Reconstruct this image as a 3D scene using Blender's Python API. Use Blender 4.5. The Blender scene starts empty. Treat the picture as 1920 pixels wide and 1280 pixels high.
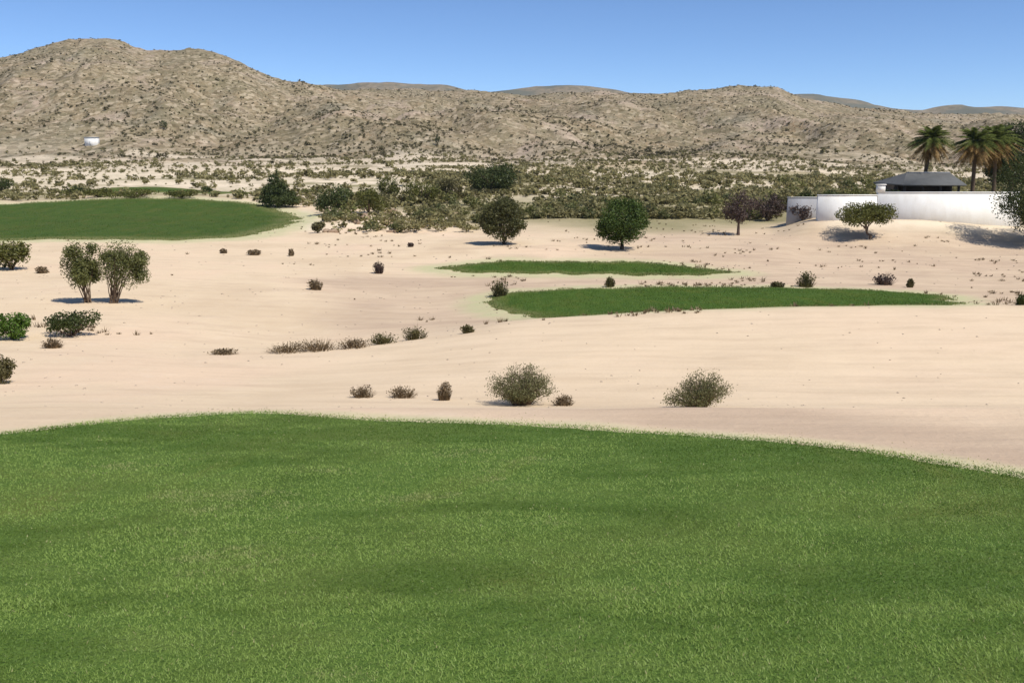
import bpy, math, random
import numpy as np
from mathutils import Vector, geometry

C = bpy.context.scene.collection
RS = np.random.RandomState(7)
random.seed(7)

# ------------------------------------------------------------------ camera, sky, sun, exposure
F = 1663.0                         # focal length in pixels of the 1920 px wide photograph
PITCH = math.radians(11.9)
CZ = 10.0                          # eye height above the datum
cp, sp = math.cos(PITCH), math.sin(PITCH)
cam_data = bpy.data.cameras.new("camera")
cam_data.sensor_width = 36.0
cam_data.lens = F / 1920 * 36.0
cam_data.clip_start = 0.05
cam_data.clip_end = 20000
cam = bpy.data.objects.new("camera", cam_data)
cam.location = (0, 0, CZ)
cam.rotation_euler = (math.radians(90) - PITCH, 0, 0)
C.objects.link(cam)
bpy.context.scene.camera = cam

SUN = Vector((0.45, -0.37, 0.85)).normalized()
world = bpy.data.worlds.new("World")
bpy.context.scene.world = world
world.use_nodes = True
wn, wl = world.node_tree.nodes, world.node_tree.links
bgn = wn["Background"]
sky = wn.new("ShaderNodeTexSky")
sky.sky_type = 'NISHITA'
sky.sun_disc = False
sky.sun_elevation = math.asin(SUN.z)
sky.sun_rotation = math.atan2(SUN.x, SUN.y)
sky.altitude = 2500
sky.air_density = 0.8
sky.dust_density = 0.0
sky.ozone_density = 7.0
wl.new(sky.outputs[0], bgn.inputs[0])
bgn.inputs[1].default_value = 0.12

sd = bpy.data.lights.new("sun", 'SUN')
sd.energy = 4.0
sd.angle = math.radians(0.53)
sd.color = (1.0, 0.955, 0.88)
so = bpy.data.objects.new("sun", sd)
so.rotation_euler = (-SUN).to_track_quat('-Z', 'Y').to_euler()
so.location = (60, -50, 120)
C.objects.link(so)
vs = bpy.context.scene.view_settings
vs.view_transform = 'Standard'
vs.look = 'None'
vs.exposure = 0.27
vs.gamma = 1.0
vs.use_curve_mapping = False
bpy.context.scene.cycles.max_bounces = 6
bpy.context.scene.cycles.volume_bounces = 0

# ------------------------------------------------------------------ numeric helpers
def s_of(py):                       # Z/Y of the ray through row py
    b = -(py - 640.0) / F
    return (-sp + b * cp) / (cp + b * sp)

def u_of(px, py):                   # X/Y of the ray
    b = -(py - 640.0) / F
    return ((px - 960.0) / F) / (cp + b * sp)

def pchip(x, y, xi):
    x = np.asarray(x, float); y = np.asarray(y, float); xi = np.asarray(xi, float)
    h = np.diff(x); d = np.diff(y) / h
    m = np.zeros_like(y)
    for k in range(1, len(x) - 1):
        if d[k - 1] * d[k] > 0:
            w1 = 2 * h[k] + h[k - 1]; w2 = h[k] + 2 * h[k - 1]
            m[k] = (w1 + w2) / (w1 / d[k - 1] + w2 / d[k])
    m[0] = d[0]; m[-1] = d[-1]
    xi = np.clip(xi, x[0], x[-1])
    i = np.clip(np.searchsorted(x, xi) - 1, 0, len(x) - 2)
    t = (xi - x[i]) / h[i]
    return ((2*t**3 - 3*t**2 + 1) * y[i] + (t**3 - 2*t**2 + t) * h[i] * m[i]
            + (-2*t**3 + 3*t**2) * y[i + 1] + (t**3 - t**2) * h[i] * m[i + 1])

def _h(ix, iy, s):
    n = (ix * 374761393 + iy * 668265263 + s * 974711) & 0xFFFFFFFF
    n = ((n ^ (n >> 13)) * 1274126177) & 0xFFFFFFFF
    n = (n ^ (n >> 16)) & 0xFFFF
    return n / 65535.0

def vnoise(x, y, s=0):
    x = np.asarray(x, float); y = np.asarray(y, float)
    ix = np.floor(x).astype(np.int64); iy = np.floor(y).astype(np.int64)
    fx = x - ix; fy = y - iy
    fx = fx * fx * fx * (fx * (fx * 6 - 15) + 10); fy = fy * fy * fy * (fy * (fy * 6 - 15) + 10)
    a = _h(ix, iy, s); b = _h(ix + 1, iy, s); c = _h(ix, iy + 1, s); d = _h(ix + 1, iy + 1, s)
    return (a + (b - a) * fx) * (1 - fy) + (c + (d - c) * fx) * fy

def fbm(x, y, s=0, o=4):
    r = 0; a = 0.5; t = 0
    for k in range(o):
        r = r + a * vnoise(x, y, s + k * 17); t += a
        x = x * 2.03 + 11.3; y = y * 2.03 + 5.7; a *= 0.5
    return r / t - 0.5

def sstep(a, b, x):
    t = np.clip((x - a) / (b - a), 0, 1)
    return t * t * (3 - 2 * t)

# ------------------------------------------------------------------ the lie of the land
def tee_z(Y):
    return -1.6 - 0.15 * Y

# for each bearing: (distance, photo row of the ground there)
COLS = {
 -500: [(22,748),(30,690),(40,625),(52,560),(70,500),(92,452),(130,402),(150,380),(200,345),(260,318),(320,300),(430,240),(560,185),(680,160),(760,150),(950,230)],
    0: [(22,750),(30,690),(40,625),(52,560),(70,500),(92,452),(130,402),(150,376),(200,342),(260,318),(320,300),(430,228),(560,155),(680,116),(740,106),(950,200)],
  200: [(22,750),(30,690),(40,630),(52,562),(70,502),(92,453),(130,402),(150,376),(200,342),(260,318),(320,298),(430,225),(560,140),(680,88),(740,74),(950,190)],
  280: [(22,750),(30,692),(40,635),(52,566),(70,504),(92,454),(130,403),(150,377),(200,342),(260,318),(320,298),(430,228),(560,150),(680,110),(740,95),(950,195)],
  350: [(22,752),(30,695),(40,640),(52,570),(70,506),(92,456),(130,404),(150,378),(200,342),(260,318),(320,298),(430,228),(560,150),(680,108),(740,93),(950,190)],
  560: [(22,753),(30,700),(36,662),(42,642),(52,578),(70,512),(92,462),(110,430),(130,408),(150,386),(200,342),(260,316),(330,292),(430,240),(560,188),(680,163),(740,158),(950,205)],
  800: [(22,755),(30,690),(37,640),(40,632),(47,606),(56,570),(68,525),(80,492),(92,460),(110,432),(130,406),(150,382),(200,340),(260,316),(320,292),(420,240),(470,222),(540,219),(700,186),(850,172),(1050,215)],
  960: [(22,757),(30,680),(36,630),(40,607),(47.5,597),(54,568),(62,540),(70,520),(80,491),(92,457),(105,437),(120,417),(140,392),(170,362),(220,332),(300,302),(430,258),(520,225),(680,192),(850,178),(1050,215)],
 1200: [(22,758),(30,675),(36,620),(40,592),(48,584),(54,563),(62,538),(70,520),(80,491),(92,463),(105,440),(120,416),(140,392),(170,362),(220,332),(300,302),(430,256),(520,232),(680,196),(850,178),(1050,215)],
 1440: [(22,758),(30,675),(36,615),(40,583),(50,576),(56,553),(62,538),(72,517),(80,500),(92,464),(108,438),(116,424),(140,397),(180,362),(230,334),(300,305),(430,262),(520,238),(680,192),(850,168),(1050,220)],
 1530: [(22,758),(30,675),(36,613),(40,581),(50,575),(56,555),(62,541),(72,521),(80,503),(92,473),(100,451),(107,416),(114,406),(140,395),(180,362),(230,336),(300,310),(430,270),(520,248),(680,212),(850,192),(1050,230)],
 1700: [(22,758),(30,675),(36,613),(40,580),(50,575),(56,560),(62,545),(72,523),(80,505),(92,474),(100,450),(108,412),(114,402),(140,388),(180,362),(230,340),(300,316),(430,280),(520,258),(680,226),(850,214),(1050,240)],
 1920: [(22,758),(30,675),(36,612),(40,578),(50,573),(56,562),(62,548),(72,526),(80,508),(92,478),(100,456),(108,425),(114,410),(140,392),(180,365),(230,342),(300,318),(430,284),(520,262),(680,232),(850,220),(1050,240)],
 2400: [(22,758),(30,675),(36,612),(40,578),(50,573),(56,562),(62,548),(72,526),(80,508),(92,478),(100,456),(108,432),(114,418),(140,396),(180,366),(230,342),(300,318),(430,284),(520,262),(680,232),(850,215),(1050,240)],
}
NV, NY = 620, 560
Yrow = np.concatenate([np.linspace(-5, 2, 10)[:-1], np.exp(np.linspace(math.log(2.0), math.log(1500), NY - 12)), [2200, 3500, 5000]])
NY = len(Yrow)
vcol = np.linspace(-1.0, 1.0, NV)
colpx = sorted(COLS)
Zc = np.zeros((len(colpx), NY))
for k, px in enumerate(colpx):
    ys = [4.0, 8.0, 10.4, 11.3]; zs = [tee_z(y) for y in ys]
    ys += [14.8, 19.3]; zs += [-4.75, s_of(768) * 19.3]
    for (Y, py) in COLS[px]:
        ys.append(Y); zs.append(s_of(py) * Y)
    ys += [1400, 5000]; zs += [5.0, 0.0]
    Yq = np.maximum(Yrow, 4.0)
    Zc[k] = np.where(Yrow < 4.0, tee_z(Yrow), pchip(np.log(ys), zs, np.log(Yq)))
ucol = np.array([(px - 960) / F for px in colpx])
XX = vcol[:, None] * (Yrow[None, :] + 8.0)
YY = np.repeat(Yrow[None, :], NV, 0)
ZZ = np.zeros((NV, NY))
for j in range(NY):
    kf = np.interp(math.log(max(Yrow[j], 6.0)), np.log([6, 22, 40, 90, 300, 740]), [0.96, 0.966, 0.985, 1.0, 1.02, 1.045])
    ZZ[:, j] = pchip(ucol, Zc[:, j], XX[:, j] / max(Yrow[j], 6.0) * kf)
# relief: gullies and knolls on the hills, undulation on the sand
hw = sstep(230, 480, YY) * (1 - sstep(1000, 1300, YY))
rg = 1 - np.abs(fbm(XX / 55 + YY / 260, YY / 170, 3, 4)) * 4
rg2 = 1 - np.abs(fbm((XX + YY * 0.25) / 120 , YY / 240, 5, 3)) * 4
midh = sstep(300, 480, YY) * (1 - sstep(600, 720, YY))
hw = hw * (1 - 0.6 * sstep(600, 735, YY) * (1 - sstep(780, 840, YY)))
ZZ += hw * (rg - 0.55) * 5.0 + midh * (rg2 - 0.6) * 15.0
ZZ += hw * fbm(XX / 22, YY / 30, 9, 4) * 7.0
ZZ += sstep(230, 480, YY) * (1 - sstep(1000, 1300, YY)) * fbm(XX / 6, YY / 8, 19, 3) * 2.6
lw = sstep(110, 170, YY) * (1 - sstep(260, 420, YY))
ZZ += lw * fbm(XX / 16, YY / 18, 21, 4) * 1.3
sw = sstep(13, 20, YY) * (1 - sstep(120, 200, YY))
ZZ += sw * (fbm(XX / 9, YY / 9, 31, 3) * 0.22 + fbm(XX / 1.7, YY / 1.7, 33, 3) * 0.05)
tw = 1 - sstep(11, 14, YY)
ZZ += tw * (fbm(XX / 2.5, YY / 2.5, 41, 3) * 0.09)
ux_ = XX / np.maximum(YY, 4)
st_ = np.exp(-((YY - 122) / 15) ** 2) * sstep(-0.26, -0.2, ux_) * (1 - sstep(-0.08, -0.03, ux_))
ZZ += st_ * (fbm(XX / 5.5, YY / 6, 131, 4) * 2.6 + fbm(XX / 1.6, YY / 1.8, 133, 3) * 0.5)
ZZ += CZ

def zg(x, y):
    x = np.asarray(x, float); y = np.asarray(y, float)
    j = np.clip(np.searchsorted(Yrow, y) - 1, 0, NY - 2)
    ty = np.clip((y - Yrow[j]) / (Yrow[j + 1] - Yrow[j]), 0, 1)
    fv = np.clip((x / (y + 8.0) + 1.0) / 2.0 * (NV - 1), 0, NV - 1.001)
    i = fv.astype(int); tx = fv - i
    return ((ZZ[i, j] * (1 - tx) + ZZ[i + 1, j] * tx) * (1 - ty)
            + (ZZ[i, j + 1] * (1 - tx) + ZZ[i + 1, j + 1] * tx) * ty)

_YM = np.exp(np.linspace(math.log(2.2), math.log(1200), 6000))
def ground_at(px, py, ymin=0.0):
    """the point of the land seen at this place of the photograph"""
    Y = _YM[_YM > ymin]
    X = u_of(px, py) * Y
    d = CZ + s_of(py) * Y - zg(X, Y)
    hit = np.nonzero(d <= 0)[0]
    if len(hit) == 0:
        k = int(np.argmin(d))
    else:
        k = hit[0]
    return float(X[k]), float(Y[k]), float(zg(X[k], Y[k]))

# ------------------------------------------------------------------ object helpers
def mesh_data(name, V, faces, mat=None, attrs=None, smooth=False):
    V = np.asarray(V, np.float32).reshape(-1, 3)
    if isinstance(faces, np.ndarray): faces = [faces]
    faces = [np.asarray(f, np.int32) for f in faces if len(f)]
    me = bpy.data.meshes.new(name)
    me.vertices.add(len(V)); me.vertices.foreach_set("co", V.ravel())
    tot = sum(f.size for f in faces); nf = sum(len(f) for f in faces)
    me.loops.add(tot); me.loops.foreach_set("vertex_index", np.concatenate([f.ravel() for f in faces]))
    me.polygons.add(nf)
    sizes = np.concatenate([np.full(len(f), f.shape[1], np.int32) for f in faces])
    st = np.zeros(nf, np.int32); st[1:] = np.cumsum(sizes)[:-1]
    me.polygons.foreach_set("loop_start", st)
    if smooth: me.polygons.foreach_set("use_smooth", np.ones(nf, bool))
    for k, a in (attrs or {}).items():
        at = me.attributes.new(k, 'FLOAT', 'POINT'); at.data.foreach_set("value", np.asarray(a, np.float32).ravel())
    me.update(calc_edges=True); me.validate()
    if mat: me.materials.append(mat)
    return me

def obj(name, me, parent=None, loc=None):
    o = bpy.data.objects.new(name, me); C.objects.link(o)
    if parent: o.parent = parent
    if loc is not None: o.location = loc
    return o

def tag(o, label=None, cat=None, group=None, kind=None):
    if label: o["label"] = label
    if cat: o["category"] = cat
    if group: o["group"] = group
    if kind: o["kind"] = kind
    return o

def thing(name, label, cat, loc, group=None, rz=0.0):
    o = bpy.data.objects.new(name, None); C.objects.link(o)
    o.location = loc; o.rotation_euler = (0, 0, rz); o.empty_display_size = 0.3
    return tag(o, label, cat, group)

class MB:
    def __init__(s): s.v = []; s.q = []; s.t = []; s.n = 0; s.a = []
    def add(s, V, f, a=None):
        V = np.asarray(V, float).reshape(-1, 3); f = np.asarray(f, int)
        (s.q if f.shape[1] == 4 else s.t).append(f + s.n)
        s.v.append(V); s.n += len(V)
        s.a.append(np.full(len(V), 0.5) if a is None else np.broadcast_to(np.asarray(a, float), (len(V),)))
    def box(s, x0, x1, y0, y1, z0, z1):
        V = [(x, y, z) for z in (z0, z1) for (x, y) in ((x0, y0), (x1, y0), (x1, y1), (x0, y1))]
        s.add(V, [(0,3,2,1),(4,5,6,7),(0,1,5,4),(1,2,6,5),(2,3,7,6),(3,0,4,7)])
    def tube(s, P, R, n=7, a=None, rng=RS, rough=0.0):
        P = np.asarray(P, float); m = len(P); rings = []
        for k in range(m):
            d = P[min(k + 1, m - 1)] - P[max(k - 1, 0)]; d = d / (np.linalg.norm(d) + 1e-9)
            ref = np.array([1, 0, 0]) if abs(d[0]) < 0.8 else np.array([0, 1, 0])
            e1 = np.cross(d, ref); e1 /= np.linalg.norm(e1); e2 = np.cross(d, e1)
            th = np.arange(n) / n * 2 * math.pi
            r = R[k] * (1 + rough * rng.uniform(-1, 1, n))
            rings.append(P[k] + r[:, None] * (np.cos(th)[:, None] * e1 + np.sin(th)[:, None] * e2))
        V = np.concatenate(rings)
        f = [(k*n+i, k*n+(i+1) % n, (k+1)*n+(i+1) % n, (k+1)*n+i) for k in range(m-1) for i in range(n)]
        s.add(V, f, a)
        s.add(np.concatenate([rings[-1], [P[-1] + 0*P[-1]]]), [(i, (i+1) % n, n) for i in range(n)], a)
    def data(s, name, mat, smooth=False):
        fs = []
        if s.q: fs.append(np.concatenate(s.q))
        if s.t: fs.append(np.concatenate(s.t))
        return mesh_data(name, np.concatenate(s.v), fs, mat, {"var": np.concatenate(s.a)}, smooth)
    def build(s, name, mat, parent=None, loc=None, smooth=False):
        return obj(name, s.data(name, mat, smooth), parent, loc)

# ------------------------------------------------------------------ materials
def nmat(name):
    m = bpy.data.materials.new(name); m.use_nodes = True
    nt = m.node_tree; nt.nodes.clear()
    out = nt.nodes.new("ShaderNodeOutputMaterial")
    return m, nt, out

def N(nt, t, **kw):
    n = nt.nodes.new(t)
    for k, v in kw.items(): setattr(n, k, v)
    return n

def attr(nt, name):
    n = N(nt, "ShaderNodeAttribute"); n.attribute_name = name; return n.outputs["Fac"]

def noise(nt, scale, detail=4, rough=0.55, vec=None, dist=0.0):
    n = N(nt, "ShaderNodeTexNoise"); n.inputs["Scale"].default_value = scale
    n.inputs["Detail"].default_value = detail; n.inputs["Roughness"].default_value = rough
    n.inputs["Distortion"].default_value = dist
    nt.links.new(vec if vec is not None else coord(nt), n.inputs["Vector"])
    return n.outputs["Fac"]

def coord(nt):
    for n in nt.nodes:
        if n.type == 'NEW_GEOMETRY': return n.outputs["Position"]
    return N(nt, "ShaderNodeNewGeometry").outputs["Position"]

def scaled(nt, sx, sy, sz):
    m = N(nt, "ShaderNodeMapping"); m.inputs["Scale"].default_value = (sx, sy, sz)
    nt.links.new(coord(nt), m.inputs["Vector"]); return m.outputs[0]

def ramp(nt, fac, stops):
    r = N(nt, "ShaderNodeValToRGB"); e = r.color_ramp.elements
    while len(e) > 1: e.remove(e[-1])
    e[0].position = stops[0][0]; e[0].color = (*stops[0][1], 1)
    for p, c in stops[1:]:
        x = e.new(p); x.color = (*c, 1)
    nt.links.new(fac, r.inputs[0]); return r.outputs[0]

def fr(nt, fac, a, b, lo=0.0, hi=1.0):
    m = N(nt, "ShaderNodeMapRange"); m.inputs[1].default_value = a; m.inputs[2].default_value = b
    m.inputs[3].default_value = lo; m.inputs[4].default_value = hi
    m.clamp = True
    nt.links.new(fac, m.inputs[0]); return m.outputs[0]

def mix(nt, fac, a, b, mode='MIX'):
    m = N(nt, "ShaderNodeMix"); m.data_type = 'RGBA'; m.blend_type = mode
    for inp, v in ((m.inputs[0], fac), (m.inputs[6], a), (m.inputs[7], b)):
        if isinstance(v, (int, float)): inp.default_value = v
        elif isinstance(v, tuple): inp.default_value = (*v, 1)
        else: nt.links.new(v, inp)
    return m.outputs[2]

def mul(nt, a, b, op='MULTIPLY'):
    m = N(nt, "ShaderNodeMath", operation=op)
    for inp, v in ((m.inputs[0], a), (m.inputs[1], b)):
        if isinstance(v, (int, float)): inp.default_value = v
        else: nt.links.new(v, inp)
    return m.outputs[0]

def principled(nt, out, col, rough=0.9, spec=0.2, bump=None, bstr=0.5, bdist=0.05):
    p = N(nt, "ShaderNodeBsdfPrincipled")
    if isinstance(col, tuple): p.inputs["Base Color"].default_value = (*col, 1)
    else: nt.links.new(col, p.inputs["Base Color"])
    p.inputs["Roughness"].default_value = rough
    p.inputs["Specular IOR Level"].default_value = spec
    if bump is not None:
        b = N(nt, "ShaderNodeBump"); b.inputs["Strength"].default_value = bstr
        b.inputs["Distance"].default_value = bdist
        nt.links.new(bump, b.inputs["Height"]); nt.links.new(b.outputs[0], p.inputs["Normal"])
    nt.links.new(p.outputs[0], out.inputs[0])
    return p

def ground_material():
    m, nt, out = nmat("desert_ground")
    n_big = noise(nt, 0.09, 4); n_mid = noise(nt, 0.9, 5, 0.6); n_fine = noise(nt, 9, 5, 0.7)
    n_streak = noise(nt, 1.0, 4, 0.6, scaled(nt, 0.22, 1.1, 1.0))
    sand = ramp(nt, n_big, [(0.35, (0.62, 0.475, 0.315)), (0.5, (0.69, 0.54, 0.365)), (0.65, (0.71, 0.535, 0.37))])
    sand = mix(nt, fr(nt, n_streak, 0.5, 0.72, 0, 0.55), sand, (0.54, 0.40, 0.275))
    sand = mix(nt, fr(nt, n_mid, 0.55, 0.8, 0, 0.35), sand, (0.78, 0.64, 0.48))
    sand = mix(nt, fr(nt, n_fine, 0.56, 0.78, 0, 0.45), sand, (0.40, 0.29, 0.20))
    sand = mix(nt, mul(nt, attr(nt, "dune"), 0.6), sand, mix(nt, fr(nt, n_streak, 0.3, 0.7), (0.75, 0.585, 0.405), (0.63, 0.485, 0.325)))
    worn = mix(nt, n_mid, (0.45, 0.325, 0.225), (0.54, 0.41, 0.29))
    sand = mix(nt, mul(nt, attr(nt, "worn"), fr(nt, n_streak, 0.2, 0.6, 0.45, 1.0)), sand, worn)
    # rocky hill soil
    h1 = noise(nt, 0.035, 5, 0.6); h2 = noise(nt, 0.35, 6, 0.75); h3 = noise(nt, 0.018, 4, 0.6, scaled(nt, 1, 1, 2.5))
    h4 = noise(nt, 0.9, 3, 0.7)
    hill = ramp(nt, h2, [(0.32, (0.12, 0.09, 0.05)), (0.44, (0.24, 0.18, 0.105)), (0.53, (0.315, 0.24, 0.148)), (0.66, (0.46, 0.365, 0.24))])
    hill = mix(nt, fr(nt, h1, 0.52, 0.66, 0, 0.6), hill, (0.245, 0.205, 0.115))
    hill = mix(nt, fr(nt, h3, 0.54, 0.66, 0, 0.55), hill, (0.33, 0.215, 0.125))
    h5 = noise(nt, 0.024, 4, 0.6, scaled(nt, 1.3, 0.8, 1.0))
    hill = mix(nt, fr(nt, h5, 0.55, 0.66, 0, 0.6), hill, (0.21, 0.20, 0.15))
    hill = mix(nt, fr(nt, h4, 0.56, 0.70, 0, 0.85), hill, (0.135, 0.105, 0.065))
    h6 = noise(nt, 0.5, 2, 0.6, scaled(nt, 1, 0.6, 1.6))
    hill = mix(nt, fr(nt, h6, 0.54, 0.66, 0, 0.7), hill, (0.15, 0.115, 0.065))
    hill = mix(nt, fr(nt, h4, 0.44, 0.32, 0, 0.8), hill, (0.50, 0.41, 0.30))
    b1 = noise(nt, 0.016, 5, 0.62, scaled(nt, 1.2, 0.8, 1.2), 0.8); b2 = noise(nt, 0.055, 5, 0.65, scaled(nt, 1, 0.7, 1.3), 0.5)
    hill = mix(nt, fr(nt, b1, 0.53, 0.62, 0, 0.75), hill, (0.46, 0.35, 0.27))
    hill = mix(nt, fr(nt, b1, 0.46, 0.38, 0, 0.7), hill, (0.185, 0.155, 0.09))
    hill = mix(nt, fr(nt, b2, 0.55, 0.64, 0, 0.6), hill, (0.15, 0.125, 0.07))
    vo = N(nt, "ShaderNodeTexVoronoi"); vo.inputs["Scale"].default_value = 0.42; vo.inputs["Randomness"].default_value = 1.0
    nt.links.new(scaled(nt, 1.0, 0.7, 1.4), vo.inputs["Vector"])
    sepc = N(nt, "ShaderNodeSeparateColor"); nt.links.new(vo.outputs["Color"], sepc.inputs[0])
    hill = mix(nt, fr(nt, sepc.outputs[0], 0.60, 0.92, 0, 0.7), hill, (0.10, 0.078, 0.042))
    hill = mix(nt, fr(nt, sepc.outputs[1], 0.66, 0.95, 0, 0.55), hill, (0.58, 0.47, 0.335))
    hill = mix(nt, fr(nt, sepc.outputs[2], 0.60, 0.95, 0, 0.42), hill, (0.21, 0.185, 0.11))
    scrub = mix(nt, h2, (0.20, 0.18, 0.085), (0.38, 0.325, 0.19))
    scrub = mix(nt, fr(nt, h4, 0.55, 0.68, 0, 0.6), scrub, (0.155, 0.14, 0.06))
    col = mix(nt, attr(nt, "hill"), sand, hill)
    col = mix(nt, attr(nt, "scrub"), col, scrub)
    col = mix(nt, mul(nt, attr(nt, "cream"), fr(nt, h2, 0.3, 0.5, 0.4, 1)), col, (0.72, 0.60, 0.44))
    rim = mix(nt, n_fine, (0.40, 0.39, 0.19), (0.58, 0.54, 0.33))
    col = mix(nt, mul(nt, attr(nt, "rim"), fr(nt, n_mid, 0.25, 0.6, 0.35, 1.0)), col, rim)
    bh = mul(nt, mul(nt, n_mid, 0.6), mul(nt, n_fine, 0.25), 'ADD')
    bh = mul(nt, bh, mul(nt, n_streak, 0.7), 'ADD')
    bh = mul(nt, bh, mul(nt, h2, mul(nt, attr(nt, "hill"), 14.0)), 'ADD')
    principled(nt, out, col, 0.95, 0.08, bh, 0.55, 0.12)
    return m

def turf_material(name, stripes=0.0, c0=(0.075, 0.125, 0.026), c1=(0.105, 0.165, 0.042), c2=(0.13, 0.165, 0.05)):
    m, nt, out = nmat(name)
    a = noise(nt, 0.35, 4, 0.6); b = noise(nt, 2.2, 5, 0.65, scaled(nt, 0.5, 1.2, 1)); f = noise(nt, 30, 3, 0.7)
    col = ramp(nt, b, [(0.3, c0), (0.52, c1), (0.72, c2)])
    col = mix(nt, fr(nt, a, 0.5, 0.7, 0, 0.6), col, (c2[0]*1.15, c2[1]*0.95, c2[2]))
    col = mix(nt, fr(nt, f, 0.5, 0.75, 0, 0.4), col, (c0[0]*.5, c0[1]*.55, c0[2]*.5))
    if stripes:
        w = N(nt, "ShaderNodeTexWave"); w.inputs["Scale"].default_value = stripes
        w.inputs["Distortion"].default_value = 1.5; w.inputs["Detail"].default_value = 2
        nt.links.new(scaled(nt, 0.8, 0.35, 0), w.inputs["Vector"])
        col = mix(nt, fr(nt, w.outputs["Fac"], 0.3, 0.7, 0, 0.10), col, (c2[0]*1.2, c2[1]*1.25, c2[2]*1.2))
    d2 = noise(nt, 0.8, 5, 0.72, scaled(nt, 0.6, 0.28, 1), 0.8)
    col = mix(nt, fr(nt, d2, 0.54, 0.70, 0, 0.55), col, (c2[0]*1.5, c2[1]*1.05, c2[2]*1.1))
    col = mix(nt, fr(nt, d2, 0.46, 0.32, 0, 0.45), col, (c0[0]*0.75, c0[1]*0.8, c0[2]*0.7))
    dry = mix(nt, f, (0.30, 0.27, 0.12), (0.17, 0.17, 0.06))
    e = mul(nt, attr(nt, "edge"), fr(nt, b, 0.25, 0.65, 0.2, 1.0))
    col = mix(nt, e, col, dry)
    bh = mul(nt, mul(nt, b, 0.4), f, 'ADD')
    principled(nt, out, col, 0.9, 0.1, bh, 0.8, 0.05)
    return m

def leaf_material(name, dark, light, trans=0.3, extra=None):
    m, nt, out = nmat(name)
    col = ramp(nt, attr(nt, "var"), [(0.1, dark), (0.6, tuple((a + b) / 2 for a, b in zip(dark, light))), (0.95, light)] if not extra
               else [(0.1, dark), (0.55, light), (0.85, light), (0.95, extra)])
    d = N(nt, "ShaderNodeBsdfDiffuse"); t = N(nt, "ShaderNodeBsdfTranslucent")
    g = N(nt, "ShaderNodeBsdfGlossy"); g.inputs["Roughness"].default_value = 0.5
    g.inputs["Color"].default_value = (0.5, 0.5, 0.5, 1)
    nt.links.new(col, d.inputs[0]); nt.links.new(col, t.inputs[0])
    m1 = N(nt, "ShaderNodeMixShader"); m1.inputs[0].default_value = trans
    nt.links.new(d.outputs[0], m1.inputs[1]); nt.links.new(t.outputs[0], m1.inputs[2])
    m2 = N(nt, "ShaderNodeMixShader"); m2.inputs[0].default_value = 0.025
    nt.links.new(m1.outputs[0], m2.inputs[1]); nt.links.new(g.outputs[0], m2.inputs[2])
    nt.links.new(m2.outputs[0], out.inputs[0])
    return m

def bark_material(name, c0, c1):
    m, nt, out = nmat(name)
    n = noise(nt, 6, 5, 0.7, scaled(nt, 1, 1, 0.3))
    principled(nt, out, mix(nt, n, c0, c1), 0.95, 0.1, n, 0.8, 0.03)
    return m

def plaster_material(name, c0, c1, scale=0.6):
    m, nt, out = nmat(name)
    n = noise(nt, scale, 5, 0.65, scaled(nt, 1, 1, 0.35)); f = noise(nt, 14, 4, 0.6)
    col = mix(nt, fr(nt, n, 0.45, 0.8, 0, 0.8), c0, c1)
    principled(nt, out, col, 0.9, 0.2, f, 0.3, 0.02)
    return m

M_ground = ground_material()
M_tee = turf_material("tee_turf", 0.0, (0.075, 0.13, 0.022), (0.105, 0.175, 0.034), (0.135, 0.19, 0.045))
M_fair = turf_material("fairway_turf", 0.35, (0.048, 0.092, 0.012), (0.067, 0.125, 0.017), (0.095, 0.135, 0.022))
M_fair_far = turf_material("far_fairway_turf", 0.12, (0.045, 0.08, 0.012), (0.06, 0.105, 0.018), (0.088, 0.11, 0.024))
L_blade = leaf_material("grass_blade", (0.124, 0.203, 0.032), (0.305, 0.415, 0.098), 0.42, (0.46, 0.42, 0.20))
L_fair = leaf_material("fairway_blade", (0.06, 0.105, 0.016), (0.15, 0.225, 0.045), 0.4, (0.30, 0.27, 0.11))
L_dark = leaf_material("dark_leaf", (0.034, 0.048, 0.014), (0.10, 0.12, 0.036), 0.25)
L_deep = leaf_material("deep_green_leaf", (0.04, 0.07, 0.014), (0.12, 0.165, 0.036), 0.3)
L_olive = leaf_material("olive_leaf", (0.075, 0.08, 0.018), (0.19, 0.19, 0.05), 0.3)
L_brown_olive = leaf_material("brown_olive_leaf", (0.075, 0.068, 0.026), (0.18, 0.155, 0.065), 0.25)
L_bright = leaf_material("bright_leaf", (0.05, 0.10, 0.012), (0.15, 0.24, 0.04), 0.3)
L_bush = leaf_material("straw_tipped_leaf", (0.085, 0.09, 0.034), (0.20, 0.195, 0.085), 0.35, (0.40, 0.33, 0.19))
L_twin = leaf_material("pale_olive_leaf", (0.10, 0.11, 0.034), (0.24, 0.245, 0.085), 0.35)
L_dark_olive = leaf_material("dark_olive_leaf", (0.06, 0.064, 0.023), (0.155, 0.15, 0.055), 0.3)
L_grey = leaf_material("grey_green_leaf", (0.075, 0.085, 0.028), (0.19, 0.195, 0.075), 0.35)
L_dry = leaf_material("dry_twig_leaf", (0.12, 0.085, 0.045), (0.30, 0.22, 0.13), 0.25)
L_purple = leaf_material("purple_brown_leaf", (0.06, 0.04, 0.032), (0.16, 0.115, 0.095), 0.2)
L_dead = leaf_material("dead_frond", (0.19, 0.11, 0.035), (0.42, 0.27, 0.10), 0.25)
L_palm = leaf_material("palm_frond", (0.06, 0.085, 0.016), (0.18, 0.20, 0.05), 0.25)
L_scrub_green = leaf_material("green_scrub_leaf", (0.11, 0.115, 0.035), (0.26, 0.25, 0.085), 0.35)
L_hill = leaf_material("hill_scrub_leaf", (0.075, 0.065, 0.029), (0.22, 0.19, 0.095), 0.28)
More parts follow.
